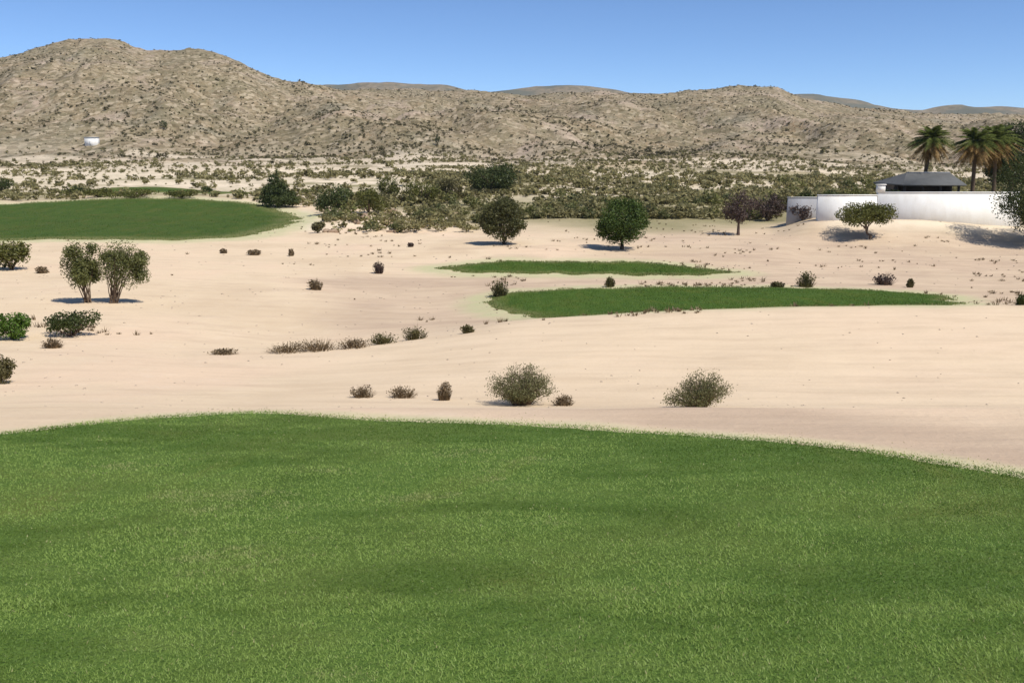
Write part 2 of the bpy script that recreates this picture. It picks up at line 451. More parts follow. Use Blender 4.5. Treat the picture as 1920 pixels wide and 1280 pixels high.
L_scrub = leaf_material("scrub_leaf", (0.16, 0.145, 0.055), (0.36, 0.315, 0.15), 0.35)
B_bark = bark_material("bark", (0.09, 0.06, 0.04), (0.20, 0.145, 0.10))
B_twig = bark_material("dry_twig", (0.14, 0.10, 0.065), (0.28, 0.21, 0.145))
B_palm = bark_material("palm_bark", (0.07, 0.05, 0.035), (0.16, 0.115, 0.08))
W_white = plaster_material("white_plaster", (0.84, 0.815, 0.76), (0.68, 0.63, 0.55))
W_grey = plaster_material("grey_render", (0.33, 0.33, 0.34), (0.27, 0.26, 0.26))
W_dark = plaster_material("veranda_shade", (0.06, 0.05, 0.045), (0.045, 0.04, 0.035))  # veranda shade put into the colour of walls, floor and posts
W_roof = plaster_material("grey_roof_sheet", (0.125, 0.125, 0.12), (0.09, 0.088, 0.085), 1.5)
W_cap = plaster_material("wall_cap", (0.60, 0.59, 0.55), (0.5, 0.48, 0.44))
S_rock = plaster_material("brown_rock", (0.30, 0.21, 0.14), (0.42, 0.32, 0.23), 2)
S_stone = plaster_material("pale_stone", (0.45, 0.36, 0.27), (0.30, 0.23, 0.17), 3)

# ------------------------------------------------------------------ outlines of the mown grass (on the land)
def world_outline(pts, ymin=0.0):
    return np.array([ground_at(px, py, ymin)[:2] for px, py in pts])

def smooth_loop(P, n):
    """closed Catmull-Rom through the points, then n samples with a ragged edge"""
    P = np.asarray(P); m = len(P); out = []
    for i in range(m):
        a, b, c, d = P[(i-1) % m], P[i], P[(i+1) % m], P[(i+2) % m]
        for t in np.arange(12) / 12.0:
            out.append(0.5*((2*b) + (-a+c)*t + (2*a-5*b+4*c-d)*t*t + (-a+3*b-3*c+d)*t**3))
    O = np.array(out + [out[0]])
    L = np.concatenate([[0], np.cumsum(np.linalg.norm(np.diff(O, axis=0), axis=1))])
    s = np.linspace(0, L[-1], n, endpoint=False)
    return np.stack([np.interp(s, L, O[:, 0]), np.interp(s, L, O[:, 1])], 1)

def inside(P, x, y):
    x = np.asarray(x); y = np.asarray(y); r = np.zeros(x.shape, bool)
    for k in range(len(P)):
        x0, y0 = P[k]; x1, y1 = P[(k+1) % len(P)]
        if y0 == y1: continue
        c = ((y0 > y) != (y1 > y)) & (x < (x1 - x0) * (y - y0) / (y1 - y0) + x0)
        r ^= c
    return r

def dist_loop(P, x, y):
    x = np.asarray(x, float); y = np.asarray(y, float); d = np.full(x.shape, 1e9)
    for k in range(len(P)):
        x0, y0 = P[k]; dx, dy = P[(k+1) % len(P)] - P[k]
        t = np.clip(((x - x0) * dx + (y - y0) * dy) / (dx*dx + dy*dy + 1e-9), 0, 1)
        d = np.minimum(d, (x - x0 - t*dx)**2 + (y - y0 - t*dy)**2)
    return np.sqrt(d)

EDGE_PX = np.array([-600, 0, 200, 340, 480, 600, 700, 960, 1200, 1440, 1650, 1800, 1920, 2400])
EDGE_PY = np.array([850, 815, 790, 779, 774, 778, 785, 795, 808, 825, 850, 874, 890, 960])
def edge_line():
    pts = []
    for px in np.linspace(-560, 2360, 160):
        py = pchip(EDGE_PX, EDGE_PY, np.array([px]))[0]
        s = s_of(py); Y = -1.6 / (s + 0.15)
        X = u_of(px, py) * Y
        pts.append((X, Y + 0.10 * fbm(np.array([X * 1.3]), np.array([0.3]), 77, 3)[0] * 2))
    return np.array(pts)
EL = edge_line()
tee_loop = np.concatenate([EL, [(9, 3.0), (9, -4.5), (-12, -4.5), (-12, 5.0)]])
f2 = [(910,562),(930,553),(985,546),(1100,541),(1250,538),(1400,539),(1560,542),(1700,548),(1790,562),(1760,575),(1600,578),(1440,580),(1330,583),(1180,588),(1080,596),(1010,595),(950,584)]
f1 = [(825,504),(870,496),(940,491),(1040,490),(1160,491),(1260,496),(1330,506),(1375,512),(1310,516),(1200,517),(1080,515),(960,513),(870,512)]
f0 = [(-160,378),(0,382),(60,380),(120,377),(200,373),(300,372),(400,376),(470,380),(530,396),(558,408),(540,424),(490,437),(420,446),(300,450),(150,451),(0,451),(-160,452)]
loop2 = smooth_loop(world_outline(f2, 43), 150)
loop1 = smooth_loop(world_outline(f1, 50), 130)
loop0 = smooth_loop(world_outline(f0, 60), 160)
f3 = [(128,362),(190,353),(280,350),(370,355),(440,359),(500,362),(430,364),(340,364),(230,363)]
loop3 = smooth_loop(world_outline(f3, 150), 110)
def ragged(P, amp, sc, seed):
    d = np.roll(P, -1, 0) - np.roll(P, 1, 0); n = np.stack([d[:, 1], -d[:, 0]], 1); n /= np.linalg.norm(n, axis=1)[:, None] + 1e-9
    return P + n * (fbm(P[:, 0] * sc, P[:, 1] * sc, seed, 3) * amp)[:, None]
loop2 = ragged(loop2, 1.6, 0.6, 5); loop1 = ragged(loop1, 1.9, 0.6, 6); loop0 = ragged(loop0, 4.5, 0.25, 8); loop3 = ragged(loop3, 4, 0.2, 9)

# ------------------------------------------------------------------ ground sheet
def rim_of(P, w):
    x0, y0 = P.min(0) - w * 3; x1, y1 = P.max(0) + w * 3
    sel = (XX > x0) & (XX < x1) & (YY > y0) & (YY < y1)
    r = np.zeros_like(XX)
    d = dist_loop(P, XX[sel], YY[sel])
    r[sel] = 1 - sstep(0.2 * w, w, d)
    return r
rim = np.maximum.reduce([rim_of(loop2, 2.6), rim_of(loop1, 3.4), rim_of(loop0, 4.5), rim_of(EL, 0.55) * 0.9])
dtee = np.where(YY < 30, YY - np.interp(XX, EL[:, 0], EL[:, 1]), 99)
uu = XX / np.maximum(YY, 4)
right = sstep(-0.3, 0.35, XX / np.maximum(YY, 4))
worn = sstep(0.1, 0.8, dtee) * (1 - sstep(2.2, 5.5, dtee)) * (0.25 + 0.75 * right)
# a worn track between the sand flats and the two mown strips
tx = (XX - 0); tr = np.exp(-((YY - (67 + XX * 0.10)) / 3.2) ** 2) * sstep(-18, -10, XX) * (1 - sstep(-1, 3, XX)) * 1.2
worn = np.clip(worn + tr + 0.6 * sstep(0.04, 0.16, fbm(XX / 9, YY / 2.6, 62, 3)) * sstep(40, 52, YY) * (1 - sstep(90, 105, YY)) * sstep(-25, -8, XX) + 0.8 * sstep(0.03, 0.12, fbm(XX / 14, YY / 5, 61, 3)) * sstep(60, 68, YY) * (1 - sstep(95, 115, YY)) * sstep(2, 20, XX), 0, 1)
rough = sstep(40.5, 44, YY) * (1 - sstep(100, 125, YY)) * np.maximum(sstep(-0.26, -0.16, uu) * (1 - sstep(66, 74, YY)), sstep(0.02, 0.2, uu) * sstep(62, 72, YY))
worn = np.clip(np.maximum(worn, rough * (0.6 + 0.4 * sstep(-0.12, 0.2, fbm(XX / 5, YY / 2.2, 63, 4)))), 0, 1)
hillA = sstep(225, 300, YY + 130 * fbm(XX / 30, YY / 30, 71, 4))
sb = fbm(XX / 18, YY / 14, 81, 3)
scrubA = sstep(104, 122, YY + 30 * sb + -45 * (sstep(-0.06, -0.22, uu))) * (1 - 0.9 * sstep(225, 300, YY))
creamA = np.maximum(np.exp(-((YY - 286 - 14 * np.sin(XX / 30)) / 9) ** 2) * sstep(-0.24, -0.17, uu) * (1 - sstep(0.02, 0.09, uu)) * sstep(-0.16, -0.04, fbm(XX / 12, YY / 9, 95, 3)),
    np.maximum.reduce([np.exp(-((YY - 262 - 20 * np.sin(XX / 55)) / 20) ** 4), np.exp(-((YY - 205 - 10 * np.sin(XX / 35)) / 14) ** 4), 0.75 * np.exp(-((YY - 320 - 22 * np.sin(XX / 31)) / 9) ** 4)]) * (1 - sstep(-0.16, -0.06, uu)) * sstep(-0.14, 0.02, fbm(XX / 15, YY / 8, 96, 4)))
bank = np.exp(-((YY - 106.5) / 2.6) ** 2) * sstep(0.335, 0.37, uu) * (1 - sstep(0.60, 0.66, uu))
stony = np.exp(-((YY - 122) / 14) ** 2) * sstep(-0.26, -0.2, uu) * (1 - sstep(-0.08, -0.03, uu))
creamA = np.maximum(creamA, stony * sstep(-0.05, 0.05, fbm(XX / 9, YY / 3.5, 97, 3)))
path = np.exp(-((XX - (-29.5 + (YY - 128) * -0.25)) / 1.2) ** 2) * sstep(104, 112, YY) * (1 - sstep(138, 146, YY))
creamA = np.maximum(np.maximum(creamA, path), bank)
creamA = np.maximum(creamA, sstep(-0.02, 0.12, fbm(XX / 38, YY / 12, 91, 4) + 0.10 * np.exp(-((YY - 250) / 75) ** 2) + 0.05 * (uu < -0.1)) * sstep(125, 190, YY) * (1 - sstep(300, 390, YY)) * 0.8)
idx = np.arange(NV * NY).reshape(NV, NY)
quads = np.stack([idx[:-1, :-1], idx[1:, :-1], idx[1:, 1:], idx[:-1, 1:]], -1).reshape(-1, 4)
gme = mesh_data("ground", np.stack([XX, YY, ZZ], -1), quads, M_ground,
                {"dune": sstep(17, 21, YY) * (1 - sstep(39, 42.5, YY + 1.5 * fbm(XX / 4, YY / 4, 64, 3))) * sstep(-0.33, -0.16, uu), "hill": hillA, "worn": worn, "rim": rim, "scrub": scrubA, "cream": creamA}, True)
tag(obj("ground", gme), kind="structure")

def drape(name, P, step, lift, mat, ew, jitter=0.25):
    x0, y0 = P.min(0); x1, y1 = P.max(0)
    gx, gy = np.meshgrid(np.arange(x0, x1, step), np.arange(y0, y1, step * 0.8))
    gx = gx.ravel() + RS.uniform(-jitter, jitter, gx.size) * step; gy = gy.ravel() + RS.uniform(-jitter, jitter, gy.size) * step
    k = inside(P, gx, gy); gx, gy = gx[k], gy[k]
    d = dist_loop(P, gx, gy); k = d > step * 0.35; gx, gy = gx[k], gy[k]
    pts = [Vector((float(a), float(b))) for a, b in P] + [Vector((float(a), float(b))) for a, b in zip(gx, gy)]
    n = len(P)
    vo, eo, fo, *_ = geometry.delaunay_2d_cdt(pts, [(i, (i+1) % n) for i in range(n)], [], 1, 1e-5)
    V = np.array([(v.x, v.y) for v in vo]); db_ = dist_loop(P, V[:, 0], V[:, 1]); z = zg(V[:, 0], V[:, 1]) - 0.03 + (lift + 0.03) * sstep(0, step * 1.1, db_)
    f = np.array([list(t)[:3] for t in fo], int)
    e = 1 - sstep(0, ew, dist_loop(P, V[:, 0], V[:, 1]))
    o = obj(name, mesh_data(name, np.column_stack([V, z]), f, mat, {"edge": e}, True))
    return tag(o, kind="structure")
drape("tee_lawn", tee_loop, 0.22, 0.03, M_tee, 0.25)
drape("fairway", loop2, 0.55, 0.05, M_fair, 1.6)
drape("fairway", loop1, 0.7, 0.06, M_fair, 2.0)
drape("fairway", loop0, 1.5, 0.10, M_fair_far, 4.0)
drape("fairway", loop3, 1.8, 0.12, M_fair_far, 4.0)

# distant hills far beyond the first ridge
def far_hill_material():
    m, nt, out = nmat("far_hill_cover")
    n = noise(nt, 0.07, 6, 0.8); k = noise(nt, 0.012, 3)
    c = mix(nt, fr(nt, n, 0.35, 0.65), (0.13, 0.12, 0.085), (0.30, 0.24, 0.17)); c = mix(nt, fr(nt, k, 0.45, 0.6), c, (0.14, 0.14, 0.11))
    principled(nt, out, c, 0.95, 0.1)
    return m

def far_hills():
    xs = np.linspace(-2600, 2600, 420); rows = np.linspace(0, 1, 26)
    pts = [(-700, 175), (300, 175), (560, 168), (640, 157), (760, 154), (840, 156), (900, 172), (960, 164), (1020, 160), (1140, 166), (1180, 176), (1260, 176), (1420, 178),
           (1500, 177), (1560, 184), (1620, 200), (1700, 206), (1760, 196), (1820, 200), (1870, 201), (1960, 212), (2700, 205)]
    px = np.array([p[0] for p in pts]); py = np.array([p[1] for p in pts])
    D = 1700.0
    ridge = CZ + s_of(pchip(px, py - 3, xs / D * F + 960)) * D + fbm(xs / 60, xs * 0, 7, 5) * 9
    V = []
    for r in rows:
        y = D - 400 + r * 800
        h = 1 - abs(r - 0.5) * 2
        V.append(np.stack([xs, np.full_like(xs, y) + fbm(xs / 90, np.full_like(xs, y / 90), 4, 3) * 60,
                           -15 + (ridge + 15) * h ** 0.8 + fbm(xs / 50, np.full_like(xs, y / 50), 5, 4) * 16 * (h < 0.95)], 1))
    V = np.concatenate(V); n = len(xs)
    ii = np.arange(len(rows) * n).reshape(len(rows), n)
    q = np.stack([ii[:-1, :-1], ii[:-1, 1:], ii[1:, 1:], ii[1:, :-1]], -1).reshape(-1, 4)
    one = np.ones(len(V))
    tag(obj("distant_hills", mesh_data("distant_hills", V, q, far_hill_material(), {}, True)), kind="structure")
far_hills()

# ------------------------------------------------------------------ grass on the tee
def grass_blades(n=640000):
    y = []; x = []
    Y = (RS.uniform(0, 1, n * 2) * (2.3 ** -0.1 - 11.6 ** -0.1) + 11.6 ** -0.1) ** (-10.0)
    X = RS.uniform(-1, 1, n * 2) * (0.66 * Y + 1.7)
    lim = np.interp(X, EL[:, 0], EL[:, 1])
    fring = RS.uniform(0, 1, len(Y)) < 0.30
    over = Y - lim + 0.06 - 0.10 * RS.uniform(0, 1, len(Y)) ** 3 - fring * RS.exponential(0.16, len(Y)) * (0.5 + 2.2 * np.maximum(0, fbm(X * 1.1, Y * 0, 59, 3) + 0.15))
    k = over < 0
    X, Y, over = X[k][:n], Y[k][:n], over[k][:n]; n = len(X)
    Z = zg(X, Y) + 0.025
    tuft = fbm(X * 1.2, Y * 2.2, 55, 3); big = fbm(X * 0.35, Y * 0.7, 56, 3); fine = fbm(X * 7, Y * 9, 57, 2)
    hgt = (0.009 + 0.007 * RS.uniform(0, 1, n) + 0.010 * np.maximum(tuft, 0)) * (0.55 + 0.45 * sstep(0, 0.5, -over)) * (1 + 0.02 * Y)
    w = (0.0015 + 0.0008 * RS.uniform(0, 1, n)) * (0.7 + 0.30 * Y)
    a = RS.uniform(0, 2 * math.pi, n); lean = RS.uniform(0.3, 1.6, n) * hgt; la = RS.uniform(0, 2 * math.pi, n)
    dx, dy = np.cos(a) * w, np.sin(a) * w
    V = np.empty((n, 3, 3))
    V[:, 0] = np.stack([X - dx, Y - dy, Z], 1); V[:, 1] = np.stack([X + dx, Y + dy, Z], 1)
    V[:, 2] = np.stack([X + np.cos(la) * lean, Y + np.sin(la) * lean, Z + hgt], 1)
    strk = fbm(X * 0.9 + Y * 0.3, Y * 2.6 - X * 0.5, 58, 4); rim_ = 1 - sstep(0.9, 2.0, 0 - over)
    var = np.clip(0.52 + big * 0.95 + tuft * 0.75 + strk * 1.0 + fine * 0.3 - 0.12 * sstep(5.5, 9.5, Y) - 0.26 * rim_ * (0.6 + 0.4 * sstep(-0.1, 0.3, X / Y)) + RS.uniform(-0.14, 0.14, n), 0, 0.9)
    var[RS.uniform(0, 1, n) < 0.012] = 1.0
    lim2 = np.interp(X, EL[:, 0], EL[:, 1]); beyond = Y - lim2; var[(beyond > -0.12) & (RS.uniform(0, 1, n) < sstep(-0.12, 0.12, beyond) * 0.85)] = 1.0
    me = mesh_data("grass_blades", V.reshape(-1, 3), np.arange(n * 3).reshape(-1, 3), L_blade, {"var": np.repeat(var, 3)})
    o = obj("grass_blades", me)
    tag(o, "short mown green grass covering the foreground tee slope", "grass", kind="stuff")
grass_blades()

def fairway_blades():
    Vs, va = [], []
    for P, n, sc in ((loop2, 30000, 1.0), (loop1, 20000, 1.3), (loop0, 34000, 2.2)):
        x0, y0 = P.min(0) - 1; x1, y1 = P.max(0) + 1
        X = RS.uniform(x0, x1, n * 2); Y = RS.uniform(y0, y1, n * 2)
        Q = P + np.stack([fbm(P[:, 0] * 2, P[:, 1] * 2, 140, 2), fbm(P[:, 0] * 2, P[:, 1] * 2, 141, 2)], 1) * 1.6
        k = inside(Q, X, Y); X, Y = X[k], Y[k]; m = len(X); Z = zg(X, Y) + 0.02
        a = RS.uniform(0, 6.28, m); h = RS.uniform(0.03, 0.075, m) * sc; w = 0.022 * sc
        V = np.empty((m, 3, 3)); V[:, 0] = np.stack([X - np.cos(a) * w, Y - np.sin(a) * w, Z], 1); V[:, 1] = np.stack([X + np.cos(a) * w, Y + np.sin(a) * w, Z], 1)
        V[:, 2] = np.stack([X + RS.normal(0, 0.03, m), Y + RS.normal(0, 0.03, m), Z + h + 0.03], 1)
        d = dist_loop(P, X, Y)
        v = np.clip(0.42 + 1.1 * fbm(X / 2.2, Y / 4.5, 142, 4) + RS.uniform(-.2, .2, m), 0, 0.85); v[(d < 0.8 * sc) & (RS.uniform(0, 1, m) < 0.35)] = 1.0
        Vs.append(V.reshape(-1, 3)); va.append(np.repeat(v, 3))
    V = np.concatenate(Vs)
    o = obj("fairway_grass", mesh_data("fairway_grass", V, np.arange(len(V)).reshape(-1, 3), L_fair, {"var": np.concatenate(va)}))
    tag(o, "close-mown grass on the strips beyond the sand", "grass", kind="stuff")
fairway_blades()

# ------------------------------------------------------------------ plants
def leaves(mb, blobs, n, size, rng, clumps=26, spread=0.24, shell=0.55, up=0.0, aspect=0.55):
    """leaf faces gathered in clumps through the volume of the given ellipsoids (centre, radii)"""
    vol = np.array([b[1][0] * b[1][1] * b[1][2] for b in blobs]); vol = vol ** 0.7; vol /= vol.sum()
    for (c, r), f in zip(blobs, vol):
        m = max(4, int(n * f)); c = np.array(c); r = np.array(r)
        k = max(4, int(clumps * (f * len(blobs)) ** 0.5))
        d = rng.normal(0, 1, (k, 3)); d /= np.linalg.norm(d, axis=1)[:, None]
        cc = d * (rng.uniform(shell, 1.0, k) * rng.uniform(0.82, 1.0, k))[:, None]
        cv = rng.uniform(0, 1, k); cs = rng.uniform(0.6, 1.3, k)
        which = rng.randint(0, k, m)
        p = cc[which] + rng.normal(0, 1, (m, 3)) * (spread * cs[which])[:, None]
        q = np.linalg.norm(p, axis=1); big = q > 1.18; p[big] *= (1.18 / q[big])[:, None] * rng.uniform(0.75, 1, big.sum())[:, None]
        P = c + p * r
        P[:, 2] = np.maximum(P[:, 2], 0.03)
        nn = rng.normal(0, 1, (m, 3)) + 0.9 * p; nn[:, 2] += up; nn /= np.linalg.norm(nn, axis=1)[:, None]
        t = np.cross(nn, rng.normal(0, 1, (m, 3))); t /= np.linalg.norm(t, axis=1)[:, None]; b = np.cross(nn, t)
        s = size * rng.uniform(0.55, 1.35, m)[:, None]
        V = np.stack([P - t*s, P - b*s*aspect, P + t*s, P + b*s*aspect], 1).reshape(-1, 3)
        var = np.clip(0.55 * cv[which] + 0.45 * rng.uniform(0, 1, m), 0, 1)
        mb.add(V, np.arange(m * 4).reshape(-1, 4), np.repeat(var, 4))

def stems(mb, n, spread, h, r0, rng, base=0.08, bend=0.25, segs=4, slant=0.0):
    tips = []
    for k in range(n):
        a = rng.uniform(0, 2 * math.pi); q = spread * math.sqrt(rng.uniform(0.02, 1))
        top = np.array([math.cos(a) * q, math.sin(a) * q, h * rng.uniform(0.6, 1.0) * (1 - 0.45 * (q / max(spread, 1e-6)) ** 2) * (1 - slant * (1 - math.cos(a)) * q / max(spread, 1e-6) * 0.5)])
        b = np.array([math.cos(a), math.sin(a), 0]) * base * rng.uniform(0, 1)
        P = [b + (top - b) * t + np.array([0, 0, 1]) * bend * h * t * (1 - t) + rng.normal(0, 0.015 * h, 3) * (t > 0) for t in np.linspace(0, 1, segs)]
        P[0][2] = -0.06
        mb.tube(P, np.linspace(r0, r0 * 0.25, segs), 4, rng.uniform(0, 1), rng)
        tips.append(P)
    return tips

def size_at(px_len, Y):
    return px_len * Y / F

def place(px, py, ymin=0.0):
    X, Y, Z = ground_at(px, py, ymin); return X, Y, Z

def leafy_bush(name, label, cat, px, py, w, h, mat, nl=1800, group=None, ymin=0.0, seed=1, lobes=5, leaf=None, trunk=B_bark, low=True, at=None):
    rng = np.random.RandomState(seed)
    X, Y, Z = at if at else place(px, py, ymin)
    W, H = size_at(w, Y), size_at(h, Y)
    t = thing(name, label, cat, (X, Y, Z), group, rng.uniform(0, 0.4))
    leaf = leaf or max(0.02, min(0.16, 0.0024 * Y / 1.6))
    blobs = [((0, 0, H * 0.5), (W * 0.36, W * 0.34, H * 0.42))]
    for k in range(lobes):
        a = k / lobes * 2 * math.pi + rng.uniform(-0.4, 0.4); q = rng.uniform(0.22, 0.36) * W
        r = rng.uniform(0.14, 0.24) * W
        blobs.append(((math.cos(a) * q, math.sin(a) * q * 0.8, H * rng.uniform(0.28, 0.72)), (r, r, min(r * 1.0, H * 0.3))))
    mb = MB(); leaves(mb, blobs, nl, leaf, rng, 30)
    mb.build("foliage", mat, t)
    sb_ = MB(); stems(sb_, 9, W * 0.33, H * 0.8, max(0.012, 0.018 * W), rng)
    sb_.build("stems", trunk, t, smooth=True)
    return t

def round_tree(name, label, px, py, w, h, mat, nl=5000, trunk_frac=0.16, seed=1, ymin=0.0, group=None, squash=1.0, at=None, lean=0.0, cat="tree", cone=False, flat=False, bark=B_bark, crown_dx=0.0):
    rng = np.random.RandomState(seed)
    X, Y, Z = at if at else place(px, py, ymin)
    W, H = size_at(w, Y), size_at(h, Y)
    t = thing(name, label, cat, (X, Y, Z), group)
    th = H * trunk_frac; cx = size_at(crown_dx, Y)
    cz = th + (H - th) * 0.5; rz = (H - th) * 0.5
    blobs = []
    if flat:
        for k in range(14):
            a = rng.uniform(0, 6.28); q = math.sqrt(rng.uniform(0, 1)) * W * 0.36
            blobs.append(((cx + math.cos(a) * q, math.sin(a) * q * 0.8, cz + rz * rng.uniform(-0.15, 0.35) * (1 - q / W)), (W * 0.19, W * 0.19, rz * rng.uniform(0.40, 0.55))))
    elif cone:
        for k in range(9):
            f = k / 8.0; r = W * 0.46 * (1 - f) ** 0.75 + W * 0.05
            blobs.append(((rng.uniform(-.06, .06) * W, rng.uniform(-.06, .06) * W, th + (H - th) * (0.12 + 0.8 * f)), (r, r, (H - th) * 0.16)))
    else:
        blobs.append(((cx, 0, cz), (W * 0.40, W * 0.38, rz * 0.86)))
        for k in range(15):
            d = rng.normal(0, 1, 3); d /= np.linalg.norm(d)
            d[2] = max(d[2], -0.75)
            r = W * rng.uniform(0.12, 0.21)
            blobs.append(((cx + d[0] * W * 0.33, d[1] * W * 0.32, cz + d[2] * rz * 0.68), (r, r, r * 0.9)))
    leaf = max(0.03, 0.0018 * Y / 1.6)
    mb = MB(); leaves(mb, blobs, nl, leaf, rng, 34, 0.22, 0.6)
    tr = MB(); r0 = max(0.05, 0.030 * H)
    top = np.array([cx, 0, cz])
    mid = np.array([cx * 0.35 + lean * H, 0.02 * W, th])
    tr.tube([(0, 0, -0.25), (0.0, 0, 0.08 * H), mid, mid + (top - mid) * 0.6], [r0 * 1.5, r0 * 1.1, r0 * 0.9, r0 * 0.45], 8, 0.5, rng, 0.1)
    for k in range(9):
        a = k / 9 * 6.28 + rng.uniform(-.3, .3); f = rng.uniform(0.25, 0.9)
        p0 = mid + (top - mid) * rng.uniform(0, 0.5)
        p2 = np.array([cx + math.cos(a) * W * 0.36 * f, math.sin(a) * W * 0.34 * f, cz + rz * rng.uniform(-0.3, 0.55)])
        pm = (p0 + p2) / 2 + np.array([0, 0, 0.06 * H])
        tr.tube([p0, pm, p2], [r0 * 0.5, r0 * 0.33, r0 * 0.1], 5, 0.5, rng)
    tr.build("trunk", bark, t, smooth=True)
    mb.build("crown", mat, t)
    return t

def desert_bush(name, label, px, py, w, h, seed, leaf_mat, nst=90, nl=2600, group=None, ymin=14.0, cat="bush", leafy=1.0, peak=0.0):
    """open rounded bush: many wiry stems fanning from the root, small leaves along them"""
    rng = np.random.RandomState(seed)
    X, Y, Z = place(px, py, ymin)
    W, H = size_at(w, Y), size_at(h, Y)
    t = thing(name, label, cat, (X, Y, Z - 0.01), group)
    sb_ = MB(); P = stems(sb_, nst, W * 0.52, H, max(0.004, 0.006 * W), rng, 0.12 * W, 0.18, 5, peak * 2.6)
    sb_.build("stems", B_twig, t, smooth=True)
    if leafy > 0:
        mb = MB(); P = np.array(P); m = int(nl * leafy)
        i = rng.randint(0, len(P), m); f = rng.uniform(0.22, 1.06, m) ** 0.8 * (P.shape[1] - 1)
        k = np.clip(f.astype(int), 0, P.shape[1] - 2); fr_ = (f - k)[:, None]
        pos = P[i, k] * (1 - fr_) + P[i, k + 1] * fr_ + rng.normal(0, 0.035, (m, 3)) * [W, W, H]
        pos[:, 0] += 0
        pos[:, 2] = np.maximum(pos[:, 2], 0.02)
        n_ = rng.normal(0, 1, (m, 3)); n_ /= np.linalg.norm(n_, axis=1)[:, None]
        tt = rng.normal(0, 0.6, (m, 3)); tt[:, 2] += 0.7; tt /= np.linalg.norm(tt, axis=1)[:, None]
        bb = np.cross(n_, tt); bb /= np.linalg.norm(bb, axis=1)[:, None] + 1e-9
        s = max(0.012, 0.0009 * Y) * rng.uniform(0.6, 1.4, m)[:, None]
        V = np.stack([pos - tt*s*1.3, pos - bb*s*0.5, pos + tt*s*1.3, pos + bb*s*0.5], 1).reshape(-1, 3)
        cl = rng.uniform(0, 1, len(P))
        mb.add(V, np.arange(m * 4).reshape(-1, 4), np.repeat(np.clip(0.5 * cl[i] + 0.5 * rng.uniform(0, 1, m), 0, 1), 4))
        mb.build("foliage", leaf_mat, t)
    return t

def dry_tuft(label, px, py, w, h, seed, mat=None, group=None, ymin=14.0, name="dry_bush", n=None):
    """dead, low bush of fine brown twigs"""
    rng = np.random.RandomState(seed)
    X, Y, Z = place(px, py, ymin)
    W, H = size_at(w, Y), size_at(h, Y)
    mb = MB(); n = n or 150
    a = rng.uniform(0, 6.28, n); q = np.sqrt(rng.uniform(0.0, 1, n)); hh = H * rng.uniform(0.45, 1.05, n) * (1 - 0.55 * q ** 2)
    root = np.stack([np.cos(a) * q * W * 0.30, np.sin(a) * q * W * 0.26, np.full(n, -0.02)], 1)
    tip = np.stack([np.cos(a) * q * W * 0.52, np.sin(a) * q * W * 0.45, hh], 1) + rng.normal(0, 0.04, (n, 3)) * [W, W, H]
    tip[:, 2] = np.maximum(tip[:, 2], 0.03)
    wd = max(0.006, 0.0006 * Y); s = np.stack([-np.sin(a), np.cos(a), np.zeros(n)], 1) * wd
    V = np.stack([root - s, root + s, tip], 1).reshape(-1, 3)
    mb.add(V, np.arange(n * 3).reshape(-1, 3), np.repeat(rng.uniform(0, 1, n), 3))
    leaves(mb, [((0, 0, H * 0.40), (W * 0.42, W * 0.36, H * 0.42))], int(n * 2.2), max(0.015, 0.0013 * Y), rng, 16, 0.3, 0.2)
    o = mb.build(name, mat or L_dry, None, (X, Y, Z))
    tag(o, label, "bush", group)
    return o

# --- trees of the middle ground
round_tree("round_tree", "round brown-olive tree on a short trunk, left of the dark green round tree", 945, 458, 97, 86, L_dark_olive, 15000, 0.03, 11)
round_tree("round_tree", "round dark green tree on a short trunk behind the upper green strip", 1166, 468, 110, 102, L_deep, 16000, 0.06, 12)
round_tree("umbrella_tree", "small flat-topped olive tree with a spreading crown in front of the white wall", 1632, 448, 134, 78, L_olive, 9000, 0.12, 13, crown_dx=-17, flat=True, cat="tree")
round_tree("dead_tree", "bare purple-brown tree with a forked trunk on the sand left of the white wall", 1384, 441, 72, 86, L_purple, 2600, 0.2, 14, bark=bark_material("purple_bark", (0.07, 0.045, 0.035), (0.15, 0.10, 0.08)))
leafy_bush("brown_bush", "brown-grey bush behind the bare purple-brown tree", "bush", 1440, 414, 72, 52, L_purple, 2000, seed=15)
leafy_bush("brown_bush", "low purple-brown bush against the short grey wall", "bush", 1500, 414, 66, 36, L_purple, 1600, seed=16)
leafy_bush("brown_bush", "dark low bush between the grey wall and the brown-grey bush", "bush", 1462, 400, 50, 40, L_brown_olive, 1400, seed=17)
round_tree("conical_tree", "dark pointed tree at the right end of the far fairway", 520, 388, 74, 60, L_dark, 8000, 0.05, 18, cone=True)
leafy_bush("dark_bush", "large nearly black bush right of the dark pointed tree", "bush", 622, 404, 82, 56, L_dark, 2600, seed=19, ymin=60)
leafy_bush("green_bush", "mid green bush right of the nearly black bush", "bush", 694, 402, 66, 52, L_olive, 2200, seed=20, ymin=60)
leafy_bush("olive_bush", "taller olive bush behind the mid green bush", "bush", 730, 377, 50, 50, L_olive, 2000, seed=21)
leafy_bush("olive_bush", "wide low olive bush in the middle of the bush row", "bush", 790, 380, 90, 42, L_olive, 2200, seed=22)
leafy_bush("olive_bush", "olive and brown bush at the right end of the bush row", "bush", 846, 376, 62, 44, L_brown_olive, 1900, seed=23)
round_tree("dark_tree", "broad very dark green tree above the bush row, behind the brown-olive round tree", 920, 362, 110, 54, L_dark, 8000, 0.06, 24)
leafy_bush("dark_bush", "small dark bush on the far rim of the far fairway", "bush", 143, 366, 28, 18, L_dark, 900, seed=25)
leafy_bush("dark_bush", "dark bush at the left edge above the far fairway", "bush", 6, 366, 40, 34, L_dark, 1100, seed=26)
